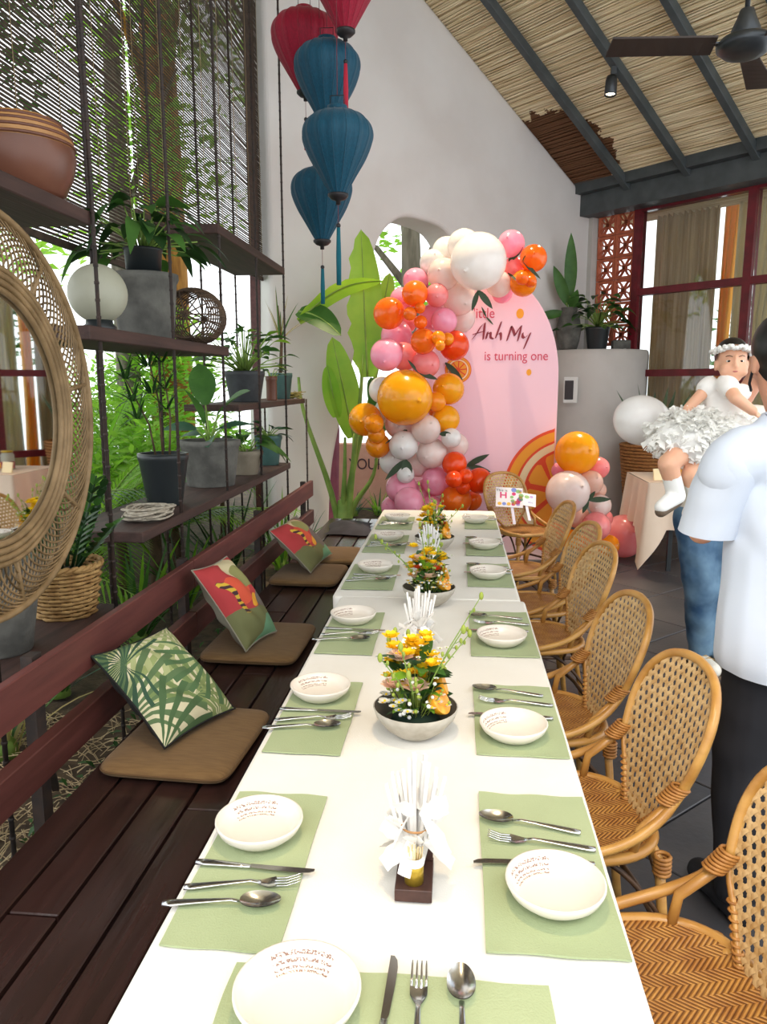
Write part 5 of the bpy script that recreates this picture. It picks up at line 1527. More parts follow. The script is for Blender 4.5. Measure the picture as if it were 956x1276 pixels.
for k in range(13):
    a=k*2.4; b=p+Vector((.15*rnd.random()*math.cos(a),.15*rnd.random()*math.sin(a),.86)); L_=rnd.uniform(.5,.85)
    part(MB().leaf(b,rdir(a,rnd.uniform(1.05,1.5)),L_,.075,.03,7,.35,shape=lambda q:(1-q**3)*min(1,.55+q*1.2),twist=rnd.uniform(-1,1)),'leaf','snake_leaf',t,True)
# plants on the plinth
p=Py(708,435,9.62); p.z=2.0; t=thing('stone_vase_plant','dark stone urn with long paddle leaves on the plinth','plant',p)
part(MB().lathe([(0,0),(.10,0),(.13,.10),(.15,.25),(.12,.40),(.09,.46),(.10,.50),(.08,.50),(.07,.44),(0,.40)],24,p),'urn','pot_concrete',t,True)
for (tx,ty,w) in ((712,288,.17),(690,330,.16),(720,360,.13),(665,395,.12)):
    q=Py(tx,ty,9.5); b=p+Vector((0,0,.45)); d=q-b; part(MB().leaf(b+d*.15,d,d.length*.85,w,.02,9,.4,up=(0,-1,.1),shape=ovate),'leaf','leaf_mid',t,True)
    part(MB().tube([b,b+d*.2],.010,6),'stem','stem_green',t,True)
p=Py(744,432,9.50); p.z=2.0; t=thing('trailing_plant','bushy trailing plant in a black pot on the plinth','plant',p)
pot(t,p,.26,.14,.11,'pot_plastic')
broad_leaves(t,p+Vector((0,0,.26)),60,.36,.19,.11,['leaf_dark','leaf_mid','leaf_dark'],el=(-.2,1.4),seed=77,droop=.6)
p=Py(775,434,9.75); p.z=2.0; t=thing('grey_trough','low grey concrete trough on the plinth edge','pot',p)
part(MB().box(p+Vector((0,0,.06)),(.24,.14,.12),None,.01),'trough','pot_concrete',t,True,False)
part(MB().box(p+Vector((0,0,.121)),(.20,.10,.004)),'soil','potting_soil',t,True,False)
p=Py(700,522,9.15); 
# curtains inside the window
mat('curtain_beige','#dcc9a6',.9,col2='#bda680',nscale=3,stretch=(8,8,.3),transl=.35); mat('curtain_gold','#f2bd52',.85,transl=.5); mat('curtain_sheer','#e0d5b8',.9,transl=.5)
def curtain(t0,t1,z0,z1,s,m,label,folds,pinch=0.0,seed=0,grp='curtains behind the red window'):
    o=room(s,(t0+t1)/2,z0); mb=MB()
    def fn(u,v):
        zz=z0+(z1-z0)*v; k=1-pinch*math.sin(PI*min(1,max(0,(1-v)*1.0)))*.9
        tt=t0+(t1-t0)*u*k
        a=.035*math.sin(u*2*PI*folds+seed)+.012*math.sin(u*2*PI*folds*2.3+v*2)
        return room(s-a,tt,zz)
    mb.grid(fn,folds*9,14)
    mb.grid(lambda u,v:fn(1-u,v)+WD*.003,folds*9,14)
    return solo(mb,'curtain',m,label,'curtain',o,grp)
curtain(.64,1.46,.05,3.62,-.35,'curtain_beige','beige pleated curtain hanging full length behind the red window',12)
curtain(1.43,1.63,.05,3.60,-.48,'curtain_gold','narrow golden curtain between the two beige ones',3,.35,1)
curtain(1.66,2.4,.05,3.62,-.36,'curtain_sheer','pale beige curtain drawn aside behind the window post',8,.30,2)
curtain(2.9,3.6,.05,3.62,-.36,'curtain_beige','beige curtain at the near end of the red window',8,.1,3)
struct((lambda m:(wbox(m,.5,4.6,3.66,3.70,-.60,-.14),m)[1])(MB()),'trim_4','rail_wood')

# cloth covered side table
cloth_mat('cloth_blush','#e3cdb8','#dcc3ac')
def side_table():
    x0,x1,y0,y1,z=1.62,2.95,6.55,7.35,.775
    t=thing('side_table','side table hidden under a blush cloth behind the family','table',((x0+x1)/2,(y0+y1)/2,0))
    part(MB().box(((x0+x1)/2,(y0+y1)/2,z-.02),(x1-x0,y1-y0,.03)),'tabletop','table_wood',t,True,False)
    for x in (x0+.22,x1-.08):
        for y in (y0+.08,y1-.08): part(MB().bar((x,y,0),(x,y,z-.03),.035,.035),'leg','pot_plastic',t,True,False)
    c=MB(); n=160; r0=.012
    c.grid(lambda u,v:Vector((x0+(x1-x0)*u,y0+(y1-y0)*v,z+.002)),8,6)
    a,b=x1-x0,y1-y0; P=2*(a+b)
    def edge(d):
        if d<a: return Vector((x0+d,y0,0)),Vector((0,-1,0)),min(d,a-d)
        d-=a
        if d<b: return Vector((x1,y0+d,0)),Vector((1,0,0)),min(d,b-d)
        d-=b
        if d<a: return Vector((x1-d,y1,0)),Vector((0,1,0)),min(d,a-d)
        d-=a
        return Vector((x0,y1-d,0)),Vector((-1,0,0)),min(d,b-d)
    def sk(u,v):
        p,nn,dc=edge((u%1.0)*P); cor=max(0,1-dc/.16); hang=.40+.33*cor; out=.012+v*(.03+.03*math.sin(u*2*PI*17)+.10*cor)
        cdir=(p-Vector(((x0+x1)/2,(y0+y1)/2,0))); cdir=Vector((math.copysign(1,cdir.x),math.copysign(1,cdir.y),0)).normalized()
        d=(nn*(1-cor*.8)+cdir*cor*.8)
        return Vector((p.x+d.x*out,p.y+d.y*out,z+.002-hang*v))
    c.grid(sk,n,8,cu=True)
    solo(c,'tablecloth','cloth_blush','blush pink cloth hanging in a point over the side table','tablecloth',((x0+x1)/2,(y0+y1)/2,z))
    T=z+.004
    solo(MB().box((1.74,6.68,T+.055),(.13,.012,.10),Matrix.Rotation(R(20),3,'Z')@Matrix.Rotation(R(-12),3,'X')),'menu_card','print_cream','small cream card standing on the blush cloth','card',(1.74,6.68,T),smooth=False)
    # sweets and fruit laid out (seen in the round mirror)
    cd=Vector((2.10,6.85,T)); t2=thing('candle_stick','red taper candle in a white holder on the blush cloth','candle',cd)
    part(MB().lathe([(0,0),(.04,0),(.04,.01),(.015,.02),(.014,.06),(.022,.07),(.012,.072),(0,.06)],18,cd),'holder','stoneware',t2,True); part(MB().lathe([(0,.06),(.011,.06),(.010,.30),(0,.305)],14,cd),'taper','silk_red',t2,True)
    for k,(dx,dy) in enumerate(((.12,-.05),(.19,.02),(.10,.10),(.26,-.08),(-.12,.14),(.33,.05))):
        o=Vector((2.10+dx,6.85+dy,T)); t3=thing('orange_fruit','ripe orange lying on the blush cloth','orange',o,0,'oranges on the side table'); part(MB().sphere(o+Vector((0,0,.037)),.038,18,12,(1,1,.97)),'peel','lemon',t3,True); part(MB().sphere(o+Vector((0,0,.074)),.006,8,5,(1,1,.5)),'stem_end','stem_green',t3,True)
    v=Vector((2.42,7.0,T)); t4=thing('flower_vase','small brass vase of orange and yellow flowers on the blush cloth','vase',v)
    part(MB().lathe([(0,0),(.05,0),(.062,.06),(.05,.13),(.035,.16),(.042,.18),(.03,.18),(0,.12)],20,v),'vase','brass_tube',t4,True)
    rn=random.Random(9)
    for k in range(14):
        a_=k*2.4; d=rdir(a_,rn.uniform(.6,1.4)); L_=rn.uniform(.12,.24); part(MB().tube([v+Vector((0,0,.16)),v+Vector((0,0,.16))+d*L_],.002,4),'stem','stem_green',t4,True)
        fm=MB(); c_=v+Vector((0,0,.16))+d*L_
        for j in range(9): fm.leaf(c_,rdir(j*.7,rn.uniform(.1,.9)),.035,.026,-.1,3,.3)
        part(fm,'blossom',rn.choice(['petal_orange','petal_yellow','petal_peach']),t4,True)
    j=Vector((1.92,6.98,T)); t5=thing('drink_jar','glass jar of red drink with a brass lid on the blush cloth','jar',j)
    part(MB().lathe([(0,0),(.06,0),(.062,.01),(.062,.14),(.05,.16),(.05,.165),(0,.165)],24,j),'jar','frosted_globe',t5,True); part(MB().lathe([(.0,.01),(.0625,.012),(.0628,.08),(0,.08)],24,j),'drink','silk_red',t5,True); part(MB().lathe([(0,.165),(.053,.165),(.053,.185),(0,.187)],24,j),'lid','brass_tube',t5,True)
side_table()
# ================================================================== garden beyond the shelves
mat('bark_ochre','#b07a3a',.9,col2='#8d5c2a',nscale=6,stretch=(3,3,.6),bump=.5,bscale=12)
mat('bark_grey','#7d756a',.9,col2='#5f584e',nscale=6,stretch=(3,3,.6),bump=.5,bscale=14)
mat('tree_leaf','#4f7d30',.5,col2='#2f5a20',nscale=2,transl=.4); mat('tree_leaf_lime','#a6d24a',.5,col2='#7dba38',nscale=2,transl=.55)
mat('straw','#cdb892',.9,col2='#a08a66',nscale=8); mat('groundcover','#3f6a2c',.5,col2='#274a1c',nscale=12,transl=.3)
def blade_clump(x,y,n,L,W,mats,label,seed,z=0.0,el=(.7,1.45),droop=.5,cat='plant',name='grassy_plant'):
    t=thing(name,label,cat,(x,y,z)); blades(t,Vector((x,y,z)),n,L,W,mats,el=el,seed=seed,droop=droop,spread=.06); 
    part(MB().lathe([(0,-.01),(.06,-.01),(.05,.05),(.02,.09),(0,.10)],10,(x,y,z)),'crown','stem_green',t,True); return t
def frond(mb,b,d,L,n,LL,W,droop,st,up=(0,0,1)):
    b=Vector(b); d=Vector(d).normalized(); side=d.cross(Vector((0,0,1))).normalized(); pts=[]
    for i in range(n+1):
        q=i/n; p=b+d*L*q-Vector((0,0,droop*L*q*q)); pts.append(p)
    st.tube(pts,[.010*(1-.8*i/n)+.001 for i in range(n+1)],4)
    for i in range(3,n+1):
        q=i/n; tn=(pts[i]-pts[i-1]).normalized(); l=LL*(math.sin(PI*(.15+.8*q))**.7)
        for s in (-1,1): mb.leaf(pts[i],side*s*.8+tn*.75,l,W,.25,3,.15,shape=lance)
def palm(x,y,h,nf,L,LL,m,label,seed,z=0.0,W=.022,nl=24,el=(.35,1.3),stem=True):
    t=thing('garden_palm',label,'palm',(x,y,z),0,'palms in the garden'); rnd=random.Random(seed); b=Vector((x,y,z+h))
    if stem: part(MB().tube([(x,y,z),(x+.02,y,z+h*.5),b],[.06,.05,.035],9),'trunk','stem_brown',t,True)
    for k in range(nf):
        mb=MB(); st=MB(); a=k*2.399+rnd.uniform(-.3,.3); frond(mb,b,rdir(a,rnd.uniform(*el)),L*rnd.uniform(.75,1.1),nl,LL,W,rnd.uniform(.25,.55),st)
        f=part(mb,'frond',m,t,True); part(st,'midrib','stem_green',f,True)
    return t
def tree(x,y,h,r0,bark,crowns,leafm,label,seed,L=.16,W=.08,lean=(0,0),z=0.0):
    t=thing('garden_tree',label,'tree',(x,y,z)); pts=[Vector((x+lean[0]*q*h,y+lean[1]*q*h,z+h*q)) for q in (0,.3,.6,1)]
    part(MB().tube(pts,[r0*1.1,r0,r0*.9,r0*.6],12),'trunk',bark,t,True)
    for k,(cx,cy,cz,rx,rz,n) in enumerate(crowns):
        part(MB().tube([pts[2],(pts[2]+Vector((cx,cy,cz)))/2+Vector((0,0,.2)),Vector((cx,cy,cz))],[r0*.4,r0*.25,r0*.1],6),'branch',bark,t,True)
        part(bushy((cx,cy,cz),rx,rz,n,L,W,seed+k,nseg=2),'foliage',leafm,t,True,kind='stuff')
    return t
# clumps right behind the low shelf and rails
mixg=['leaf_mid','leaf_lime','leaf_mid','leaf_blue']
cl=[(-1.95,2.95,22,.85,.030,['leaf_dry','leaf_mid','leaf_dry'],'dry-tipped thin leaved clump behind the basket planter'),
(-2.05,3.6,26,.9,.035,mixg,'long leaved green clump under the black plastic pot'),
(-1.98,4.45,26,1.0,.05,mixg,'wide bladed green clump under the grey stone pot'),
(-1.95,5.2,26,1.0,.045,mixg,'wide bladed green clump under the beige bowl pot'),
(-1.85,5.95,26,1.1,.04,['leaf_mid','leaf_dark'],'dark bladed clump beside the last shelf rod'),
(-1.52,6.42,24,.85,.04,['leaf_lime','leaf_mid'],'light green strappy clump at the foot of the white wall'),
(-1.40,6.70,20,.75,.030,['leaf_dark','leaf_blue'],'dark arching strappy plant at the bench end'),
(-2.3,2.3,24,.8,.04,mixg,'green clump behind the rattan mirror'),
(-2.6,3.2,24,1.0,.05,['leaf_lime','leaf_mid'],'lime green clump beyond the low shelf'),]
for k,(x,y,n,L,W,ms,lab) in enumerate(cl): blade_clump(x,y,n,L,W,ms,lab,600+k)
pl_=[(-2.75,4.3,.35,14,1.15,.34,'tree_leaf_lime','lime green feather palm beyond the big leaf plant'),(-2.55,5.5,.45,14,1.2,.34,'tree_leaf_lime','lime green feather palm beyond the beige bowl pot'),
(-3.5,4.9,.6,16,1.5,.40,'tree_leaf_lime','tall lime green palm deeper in the garden'),(-3.3,6.6,.6,16,1.4,.36,'tree_leaf_lime','lime green palm near the white wall end'),(-2.5,3.5,.7,12,1.2,.42,'leaf_mid','green palm with long thin leaflets by the cane basket'),(-3.2,8.3,.5,14,1.4,.36,'tree_leaf_lime','lime green palm behind the white wall end')]
pl_+=[(-2.35,6.1,.4,14,1.1,.32,'tree_leaf_lime','lime green palm close behind the bushy potted plant'),(-2.9,7.4,.5,16,1.4,.38,'tree_leaf_lime','spreading lime green palm in the middle of the garden'),(-3.6,8.0,.7,16,1.5,.4,'tree_leaf_lime','lime green palm by the ochre trunk'),(-2.2,5.3,.5,12,1.0,.3,'leaf_mid','dark green palm under the short shelf'),(-4.4,8.0,.8,16,1.6,.4,'tree_leaf_lime','palm before the row of shrubs'),(-2.45,4.75,.5,14,1.1,.34,'tree_leaf_lime','lime green palm behind the slender potted plant')]
for k,a in enumerate(pl_): palm(*a,seed=700+k)
for k,(x,y,z,r_) in enumerate(((-2.7,6.6,.7,.6),(-3.3,7.5,.9,.75),(-2.4,7.6,.7,.55),(-4.2,9.6,1.0,.9),(-3.0,5.6,.7,.6),(-5.2,10.8,1.0,1.1),(-3.35,8.75,1.35,.8),(-3.6,9.2,1.9,.7))):
    t=thing('leafy_bush','leafy lime green bush between the garden palms','shrub',(x,y,0),0,'bushes between the garden palms')
    part(MB().tube([(x,y,0),(x,y,z)],[.035,.015],6),'stem','stem_brown',t,True); part(bushy((x,y,z),r_,r_*.9,650,.15,.06,860+k,nseg=2),'foliage','tree_leaf_lime',t,True,kind='stuff')
tree(-3.75,9.9,7.5,.27,'bark_ochre',[(-3.6,8.3,5.6,1.2,1.0,800),(-3.2,9.4,6.4,1.3,1.0,700)],'tree_leaf','tree with an ochre trunk showing through the bamboo blind',41)
tree(-4.6,6.2,5.5,.16,'bark_grey',[(-4.4,5.2,4.0,1.2,1.0,900),(-4.9,6.9,4.6,1.2,1.0,800),(-4.2,6.3,5.4,1.2,.8,700)],'tree_leaf','dark leafy tree seen through the bamboo blind',51)
tree(-3.9,8.9,5.5,.14,'bark_grey',[(-3.5,8.7,3.7,1.1,1.0,800),(-3.3,9.3,5.2,1.2,1.1,800)],'tree_leaf_lime','bright leafy tree beyond the free end of the white wall',61)
tree(-6.5,9.5,5.0,.16,'bark_grey',[(-6.3,9.0,3.2,1.7,1.3,900),(-7.2,7.4,3.6,1.7,1.3,900)],'tree_leaf_lime','far bright tree across the garden',71,L=.22,W=.11)
# low hedge across the garden
for k,(x,y) in enumerate(((-5.0,4.2),(-5.0,5.4),(-5.1,6.6),(-5.0,7.8),(-5.0,9.0))):
    t=thing('garden_shrub','rounded bright green shrub in the row across the garden','shrub',(x,y,0),0,'row of shrubs across the garden')
    part(MB().tube([(x,y,0),(x,y,.6)],[.04,.02],6),'stem','stem_brown',t,True); part(bushy((x,y,.65),.75,.65,700,.14,.07,800+k,nseg=2),'foliage','tree_leaf_lime',t,True,kind='stuff')
# straw and creeping leaves on the ground by the bench
rnd=random.Random(77); mb=MB()
for i in range(1500):
    x=rnd.uniform(-2.3,-1.2); y=rnd.uniform(1.0,3.4); a=rnd.uniform(0,PI); L_=rnd.uniform(.05,.16); z=.0+rnd.uniform(-.025,.03)
    d=Vector((math.cos(a),math.sin(a),rnd.uniform(-.1,.25)))*L_/2; c=Vector((x,y,z))
    mb.tube([c-d,c+Vector((0,0,.012)),c+d],.0022,3,cap=False)
o=link('dry_straw',mb.mesh('dry_straw'),'straw'); tag(o,'dry straw and roots littering the soil behind the bench','straw',kind='stuff')
mb=MB()
for i in range(1500):
    x=rnd.uniform(-1.45,-1.08); y=rnd.uniform(1.0,5.6); bushy_z=rnd.uniform(.0,.14)
    mb.leaf((x,y,bushy_z),rdir(rnd.uniform(0,6.28),rnd.uniform(0,1.1)),rnd.uniform(.03,.07),rnd.uniform(.015,.03),.3,2,.2,shape=ovate)
o=link('ground_creeper',mb.mesh('ground_creeper'),'groundcover'); tag(o,'small creeping green leaves under the bench rails','creeper',kind='stuff')

# ================================================================== banana plant at the wall opening
bb=Vector((-1.06,7.12,0)); t=thing('banana_plant','tall banana plant with broad light green leaves beside the wall opening','banana plant',bb)
def ban(px0,py0,px1,py1,w,Y0,Y1,bend=(0,0,0),tw=0.0,m='banana_leaf',fold=.18,stem=True,rag=0.0):
    a=Py(px0,py0,Y0); c=Py(px1,py1,Y1); d=(c-a); L=d.length; n=16; x,y,dd=frame_from(d,Vector((0,-1,.05)))
    if tw: q=Quaternion(dd,tw); x=q@x; y=q@y
    mb=MB(); vs=[]; B=Vector(bend)
    for i in range(n+1):
        u=i/n; p=a+d*u+B*(math.sin(PI*u)); wd=w/2*(math.sin(PI*min(1,.05+.95*u))**.5)*(1-.12*u)
        rg=1-rag*(.5+.5*math.sin(i*2.3))*.3
        vs+=[p-x*wd*rg+y*wd*fold,p-x*wd*.5*rg+y*wd*fold*.35,p,p+x*wd*.5+y*wd*fold*.35,p+x*wd+y*wd*fold]
    fs=[(i*5+k,i*5+k+1,i*5+k+6,i*5+k+5) for i in range(n) for k in range(4)]
    lf=part(mb.add(vs,fs),'leaf',m,t,True)
    part(MB().tube([vs[i*5+2]-y*.003 for i in range(n+1)],[.011*(1-.8*i/n)+.002 for i in range(n+1)],6),'midrib','stem_green',lf,True)
    return a
base=bb
for (px,py,Y) in ((452,440,7.0),(441,540,7.05),(470,560,7.0),(430,545,7.0),(478,400,7.2),(372,470,6.9)):
    q=Py(px,py,Y); o_=base+Vector((random.uniform(-.05,.05),random.uniform(-.04,.04),0))
    part(MB().tube(bez(o_,o_+Vector((0,0,.7)),q-Vector((0,0,.5)),q,10),[.035-.0022*i for i in range(11)],7),'stalk','stem_green',t,True)
ban(458,470,450,286,.36,7.0,6.95,rag=1); ban(441,545,414,420,.30,7.05,6.95,tw=.3); ban(420,520,408,455,.2,7.0,6.9,tw=-.4)
ban(372,400,475,350,.20,6.85,6.8,bend=(0,0,.10),tw=.9,rag=.5); ban(372,388,425,418,.24,6.85,6.75,bend=(0,0,.05),tw=-.5,m='leaf_mid')
ban(470,540,500,460,.22,7.0,6.9,tw=.5,m='leaf_mid'); ban(478,520,462,470,.18,7.1,7.0,m='leaf_mid'); ban(470,420,486,340,.2,7.15,7.1,tw=.4)
part(MB().lathe([(0,0),(.09,0),(.075,.25),(.06,.5),(0,.52)],12,bb),'corm','stem_green',t,True)
# purple board standing in the opening, dark cloth hung on it
mat('board_purple','#8a4a60',.7,col2='#6f3a50',nscale=5)
p0=wall_pt=room(4.02,.04,0)
solo(MB().add([room(4.06,-.06,0),room(3.86,-.12,0),room(3.83,-.12,1.15),room(3.92,-.06,1.45),room(4.06,-.02,0),room(3.86,-.08,0),room(3.83,-.08,1.15),room(3.92,-.02,1.45)],
  [(0,1,2,3),(7,6,5,4),(0,4,5,1),(1,5,6,2),(2,6,7,3),(3,7,4,0)]),'leaning_board','board_purple','purple painted board leaning in the side of the wall opening','board',room(3.95,-.07,0),smooth=False)
# dark folded fabric at the end of the bench
mat('dark_fabric','#2d2a30',.85,col2='#3b3840',nscale=8)
rnd=random.Random(4)
solo(MB().grid(lambda u,v:Vector((-1.02+.34*u+.02*math.sin(6*v),5.75+.55*v+.02*math.sin(5*u),BZ+.012+.045*math.sin(PI*u)**.5*math.sin(PI*v)**.5+.008*math.sin(11*u+7*v)*math.sin(PI*u)*math.sin(PI*v))),16,16),'folded_cloth','dark_fabric','dark folded cloth lying at the end of the bench','cloth',(-.85,6.0,BZ))

# ================================================================== beyond the wall opening
mat('pink_render','#d9a898',.9,col2='#c99484',nscale=3,bump=.2,bscale=30); mat('letter_dark','#4a3038',.7)
gw=thing('garden_sign_wall','low pink rendered garden wall with dark lettering beyond the opening','sign wall',(-.75,9.75,0))
gy=9.75; a=Py(440,553,gy); b=Py(540,553,gy); zt=a.z
part(MB().box(((a.x+b.x)/2,gy+.1,zt/2),(b.x-a.x+.6,.2,zt),None,.01),'wall','pink_render',gw,True,False)
me=text_mesh('YOUR',19*10.0/F,.004,sx=.85); c=Py(457,579,gy-.005); me.transform(Matrix.Translation(Vector((c.x,gy-.004,c.z))-ORG[gw.name])@Matrix.Rotation(R(90),4,'X')); link('lettering',me,'letter_dark',gw)
tree(-.52,10.2,4.6,.15,'bark_grey',[(-.9,10.6,4.4,1.0,.8,500),(.2,10.9,4.2,.9,.8,500),(-1.6,10.8,3.6,.8,.7,400)],'tree_leaf_lime','grey trunked tree standing just outside the wall opening',81,lean=(-.03,0))
blade_clump(-.95,9.3,24,.5,.03,['leaf_lime','leaf_mid'],'bright green clump in front of the pink garden wall',911,el=(.5,1.4))
blade_clump(-.72,9.45,20,.42,.05,['leaf_lime'],'low lime rosette in front of the pink garden wall',912,el=(.3,1.2))
blade_clump(-1.25,9.2,20,.55,.03,['leaf_mid','leaf_blue'],'blue green clump in front of the pink garden wall',913,el=(.5,1.4))
tree(-2.2,12.5,4.5,.14,'bark_grey',[(-2.0,12.3,2.2,1.2,1.1,700),(-.6,12.8,2.4,1.2,1.0,700)],'tree_leaf_lime','far bright tree behind the pink garden wall',91,L=.2,W=.1)
# greenery outside the window wall
for k,(t_,s_,z_) in enumerate(((.9,-3.2,2.0),(2.1,-3.4,2.4),(3.2,-3.0,1.8))):
    p=room(s_,t_,0); tr=thing('outside_tree','leafy tree outside behind the curtained window','tree',p,0,'trees outside the window wall')
    part(MB().tube([p,p+Vector((0,0,z_))],[.09,.05],8),'trunk','bark_grey',tr,True); part(bushy(p+Vector((0,0,z_+.2)),1.0,1.1,600,.18,.09,950+k,nseg=2),'foliage','tree_leaf',tr,True,kind='stuff')
# ================================================================== people
mat('skin','#d9a184',.5,col2='#cf9377',nscale=6,sss=.12); mat('skin_baby','#e8b595',.5,col2='#e2a98a',nscale=6,sss=.15)
mat('hair_black','#14110f',.4,col2='#221c19',nscale=60,stretch=(1,1,.2)); mat('shirt_white','#d3dae6',.8,col2='#c9d2e0',nscale=3,sheen=.1,bump=.25,bscale=5)
mat('shirt_cream','#ece6da',.85,col2='#e2dbcd',nscale=3); mat('pants_black','#15151a',.8,col2='#1d1d23',nscale=5,bump=.3,bscale=6)
mat('denim','#6f8ea6',.85,col2='#2f4f70',nscale=5,bump=.5,bscale=9); mat('shoe_white','#ddd8cc',.6); mat('shoe_tan','#a88f6c',.7); mat('shoe_sole','#6b5a4a',.7)
mat('lip','#b5605a',.45); mat('eye_dark','#1a1210',.15); mat('eye_white','#f0ece6',.3); mat('brow','#3a2a22',.8); mat('tulle','#fffefa',.9,transl=.2); mat('sock_white','#efeeea',.9)
class Fig:
    def __init__(s,org,rz=0.0): s.mb=MB(); s.M=Matrix.Translation(org)@Matrix.Rotation(rz,4,'Z')
    def ell(s,c,r,R3=None,n=18):
        k=MB().sphere((0,0,0),1.0,n,12); vs=[]
        for v in k.v:
            q=Vector((v.x*r[0],v.y*r[1],v.z*r[2]))
            if R3 is not None: q=R3@q
            vs.append(s.M@(q+Vector(c)))
        s.mb.add(vs,k.f); return s
    def cap(s,a,b,ra,rb,n=14):
        a,b=Vector(a),Vector(b); d=(b-a); L=d.length; pts=[];rr=[]
        dn=d.normalized()
        for i in range(5):
            q=PI/2*(1-i/4); pts.append(a-dn*ra*math.sin(q)); rr.append(max(.001,ra*math.cos(q)))
        pts.append((a+b)/2); rr.append((ra+rb)/2)
        for i in range(5):
            q=PI/2*i/4; pts.append(b+dn*rb*math.sin(q)); rr.append(max(.001,rb*math.cos(q)))
        s.mb.tube([s.M@p for p in pts],rr,n); return s
    def chain(s,pts,rs):
        for i in range(len(pts)-1): s.cap(pts[i],pts[i+1],rs[i],rs[i+1])
        return s
def cut_mesh(me,co,no):
    bm=bmesh.new(); bm.from_mesh(me); g=bm.verts[:]+bm.edges[:]+bm.faces[:]
    bmesh.ops.bisect_plane(bm,geom=g,plane_co=co,plane_no=no,clear_outer=True); bm.to_mesh(me); bm.free()
    me.polygons.foreach_set('use_smooth',[True]*len(me.polygons)); return me
def ruffle(me,amp,sc,seed=0):
    for v in me.vertices:
        p=v.co; n=v.normal; d=mnoise.noise(Vector((p.x*sc+seed,p.y*sc,p.z*sc*1.6)))+.5*mnoise.noise(Vector((p.x*sc*2.3,p.y*sc*2.3+seed,p.z*sc*1.2)))
        v.co=p+n*(amp*d)
    me.update(); return me
def bodypart(me,name,m,t):
    me.transform(Matrix.Translation(-ORG[t.name])); me.update(); o=link(name,me,m,t); me.name=name; return o
def head_prims(f,c,k=1.0,az=0.0,grow=0.0,face=True):
    """head facing +y, turned by az; c = centre of the skull"""
    Rz=Matrix.Rotation(az,3,'Z'); c=Vector(c)
    P=lambda x,y,z:c+Rz@Vector((x*k,y*k,z*k)); S=lambda *r:tuple(q*k+grow for q in r)
    f.ell(P(0,-.012,.035),S(.076,.094,.088),Rz); f.ell(P(0,.018,-.02),S(.066,.078,.075),Rz); f.ell(P(0,.040,-.072),S(.046,.046,.036),Rz)
    if face:
        f.ell(P(0,.098,-.016),S(.013,.016,.018),Rz); f.ell(P(0,.090,.01),S(.009,.012,.03),Rz)
        for s in (-1,1):
            f.ell(P(s*.076,-.008,-.012),S(.010,.022,.033),Rz); f.ell(P(s*.038,.060,-.03),S(.030,.030,.026),Rz)
    return P,Rz
def face_parts(t,f,c,k,az,iris='eye_dark',dy=0.0):
    Rz=Matrix.Rotation(az,3,'Z'); W=lambda x,y,z:f.M@(Vector(c)+Rz@Vector((x*k,(y+dy)*k,z*k))); MR=f.M.to_3x3()@Rz
    for s in (-1,1):
        e=part(MB().sphere(W(s*.031,.078,.006),.0115*k,12,8,(1.2,.7,.50),MR),'eye','eye_white',t,True)
        part(MB().sphere(W(s*.031,.0838,.0062),.0082*k,10,7,(1,.55,.72),MR),'iris',iris,e,True)
        part(MB().tube([W(s*.016,.090,.030),W(s*.032,.089,.036),W(s*.048,.078,.031)],.002*k,5),'eyebrow','brow',t,True)
    part(MB().sphere(W(0,.0985,-.048),.016*k,12,8,(1.15,.42,.45),MR),'lips','lip',t,True)
def hand(f,w,d,up,k=1.0,curl=.5):
    """palm and five bent fingers: w wrist, d pointing direction, up = back of hand"""
    w,d,up=Vector(w),Vector(d).normalized(),Vector(up); sd=d.cross(up).normalized(); up=sd.cross(d).normalized()
    for i in range(4):
        o=w+d*.03*k+sd*(-.027+.018*i)*k; f.cap(w+sd*(-.012+.008*i)*k,w+d*.085*k+sd*(-.028+.019*i)*k,.013*k,.0105*k,8)
        L=(.036,.042,.039,.030)[i]*k; a=w+d*.085*k+sd*(-.028+.019*i)*k; b=a+(d-up*curl*.6).normalized()*L; c=b+(d*.6-up*curl*1.4).normalized()*L*.8
        f.chain([a,b,c],[.0088*k,.008*k,.0068*k])
    a=w+d*.025*k-sd*.025*k; b=a+(d*.6-sd*.75-up*.3).normalized()*.042*k; c=b+(d-sd*.15-up*.4).normalized()*.032*k
    f.chain([a,b,c],[.0125*k,.0105*k,.008*k])

# ---- man in a white t-shirt, back to the camera
org=Vector((.968,2.22,0)); RZ=R(14)
man=thing('person','person in a white t-shirt and black trousers seen from behind, head turned','person',org)
def torso(f,g=0.0):
    f.ell((0,0,.96),(.165+g,.115+g,.13+g)); f.ell((0,.0,1.10),(.155+g,.105+g,.14+g)); f.ell((0,-.005,1.26),(.175+g,.115+g,.17+g)); f.ell((0,-.01,1.38),(.175+g,.100+g,.10+g))
    f.cap((-.185,-.005,1.405),(.185,-.005,1.405),.056+g,.056+g); f.cap((-.09,-.01,1.455),(0,0,1.50),.05+g,.05+g); f.cap((.09,-.01,1.455),(0,0,1.50),.05+g,.05+g)
LA=[(-.225,0,1.395),(-.228,.11,1.175),(-.10,.29,1.27)]; RA=[(.225,0,1.395),(.228,.11,1.175),(.10,.29,1.27)]
f=Fig(org,RZ); torso(f); HC=(-.085,.01,1.665); HAZ=R(-16)
f.cap((-.02,.0,1.45),(-.085,.012,1.60),.064,.058); head_prims(f,HC,1.0,HAZ)
for A in (LA,RA): f.chain(A,[.052,.041,.029])
hand(f,LA[2],(.4,.8,.4),(-.8,.3,.2)); hand(f,RA[2],(-.4,.8,.4),(.8,.3,.2))
for s in (-1,1): f.chain([(s*.09,0,.93),(s*.105,.02,.50),(s*.11,-.02,.09)],[.088,.058,.042]); f.cap((s*.11,-.04,.045),(s*.125,.13,.04),.042,.036)
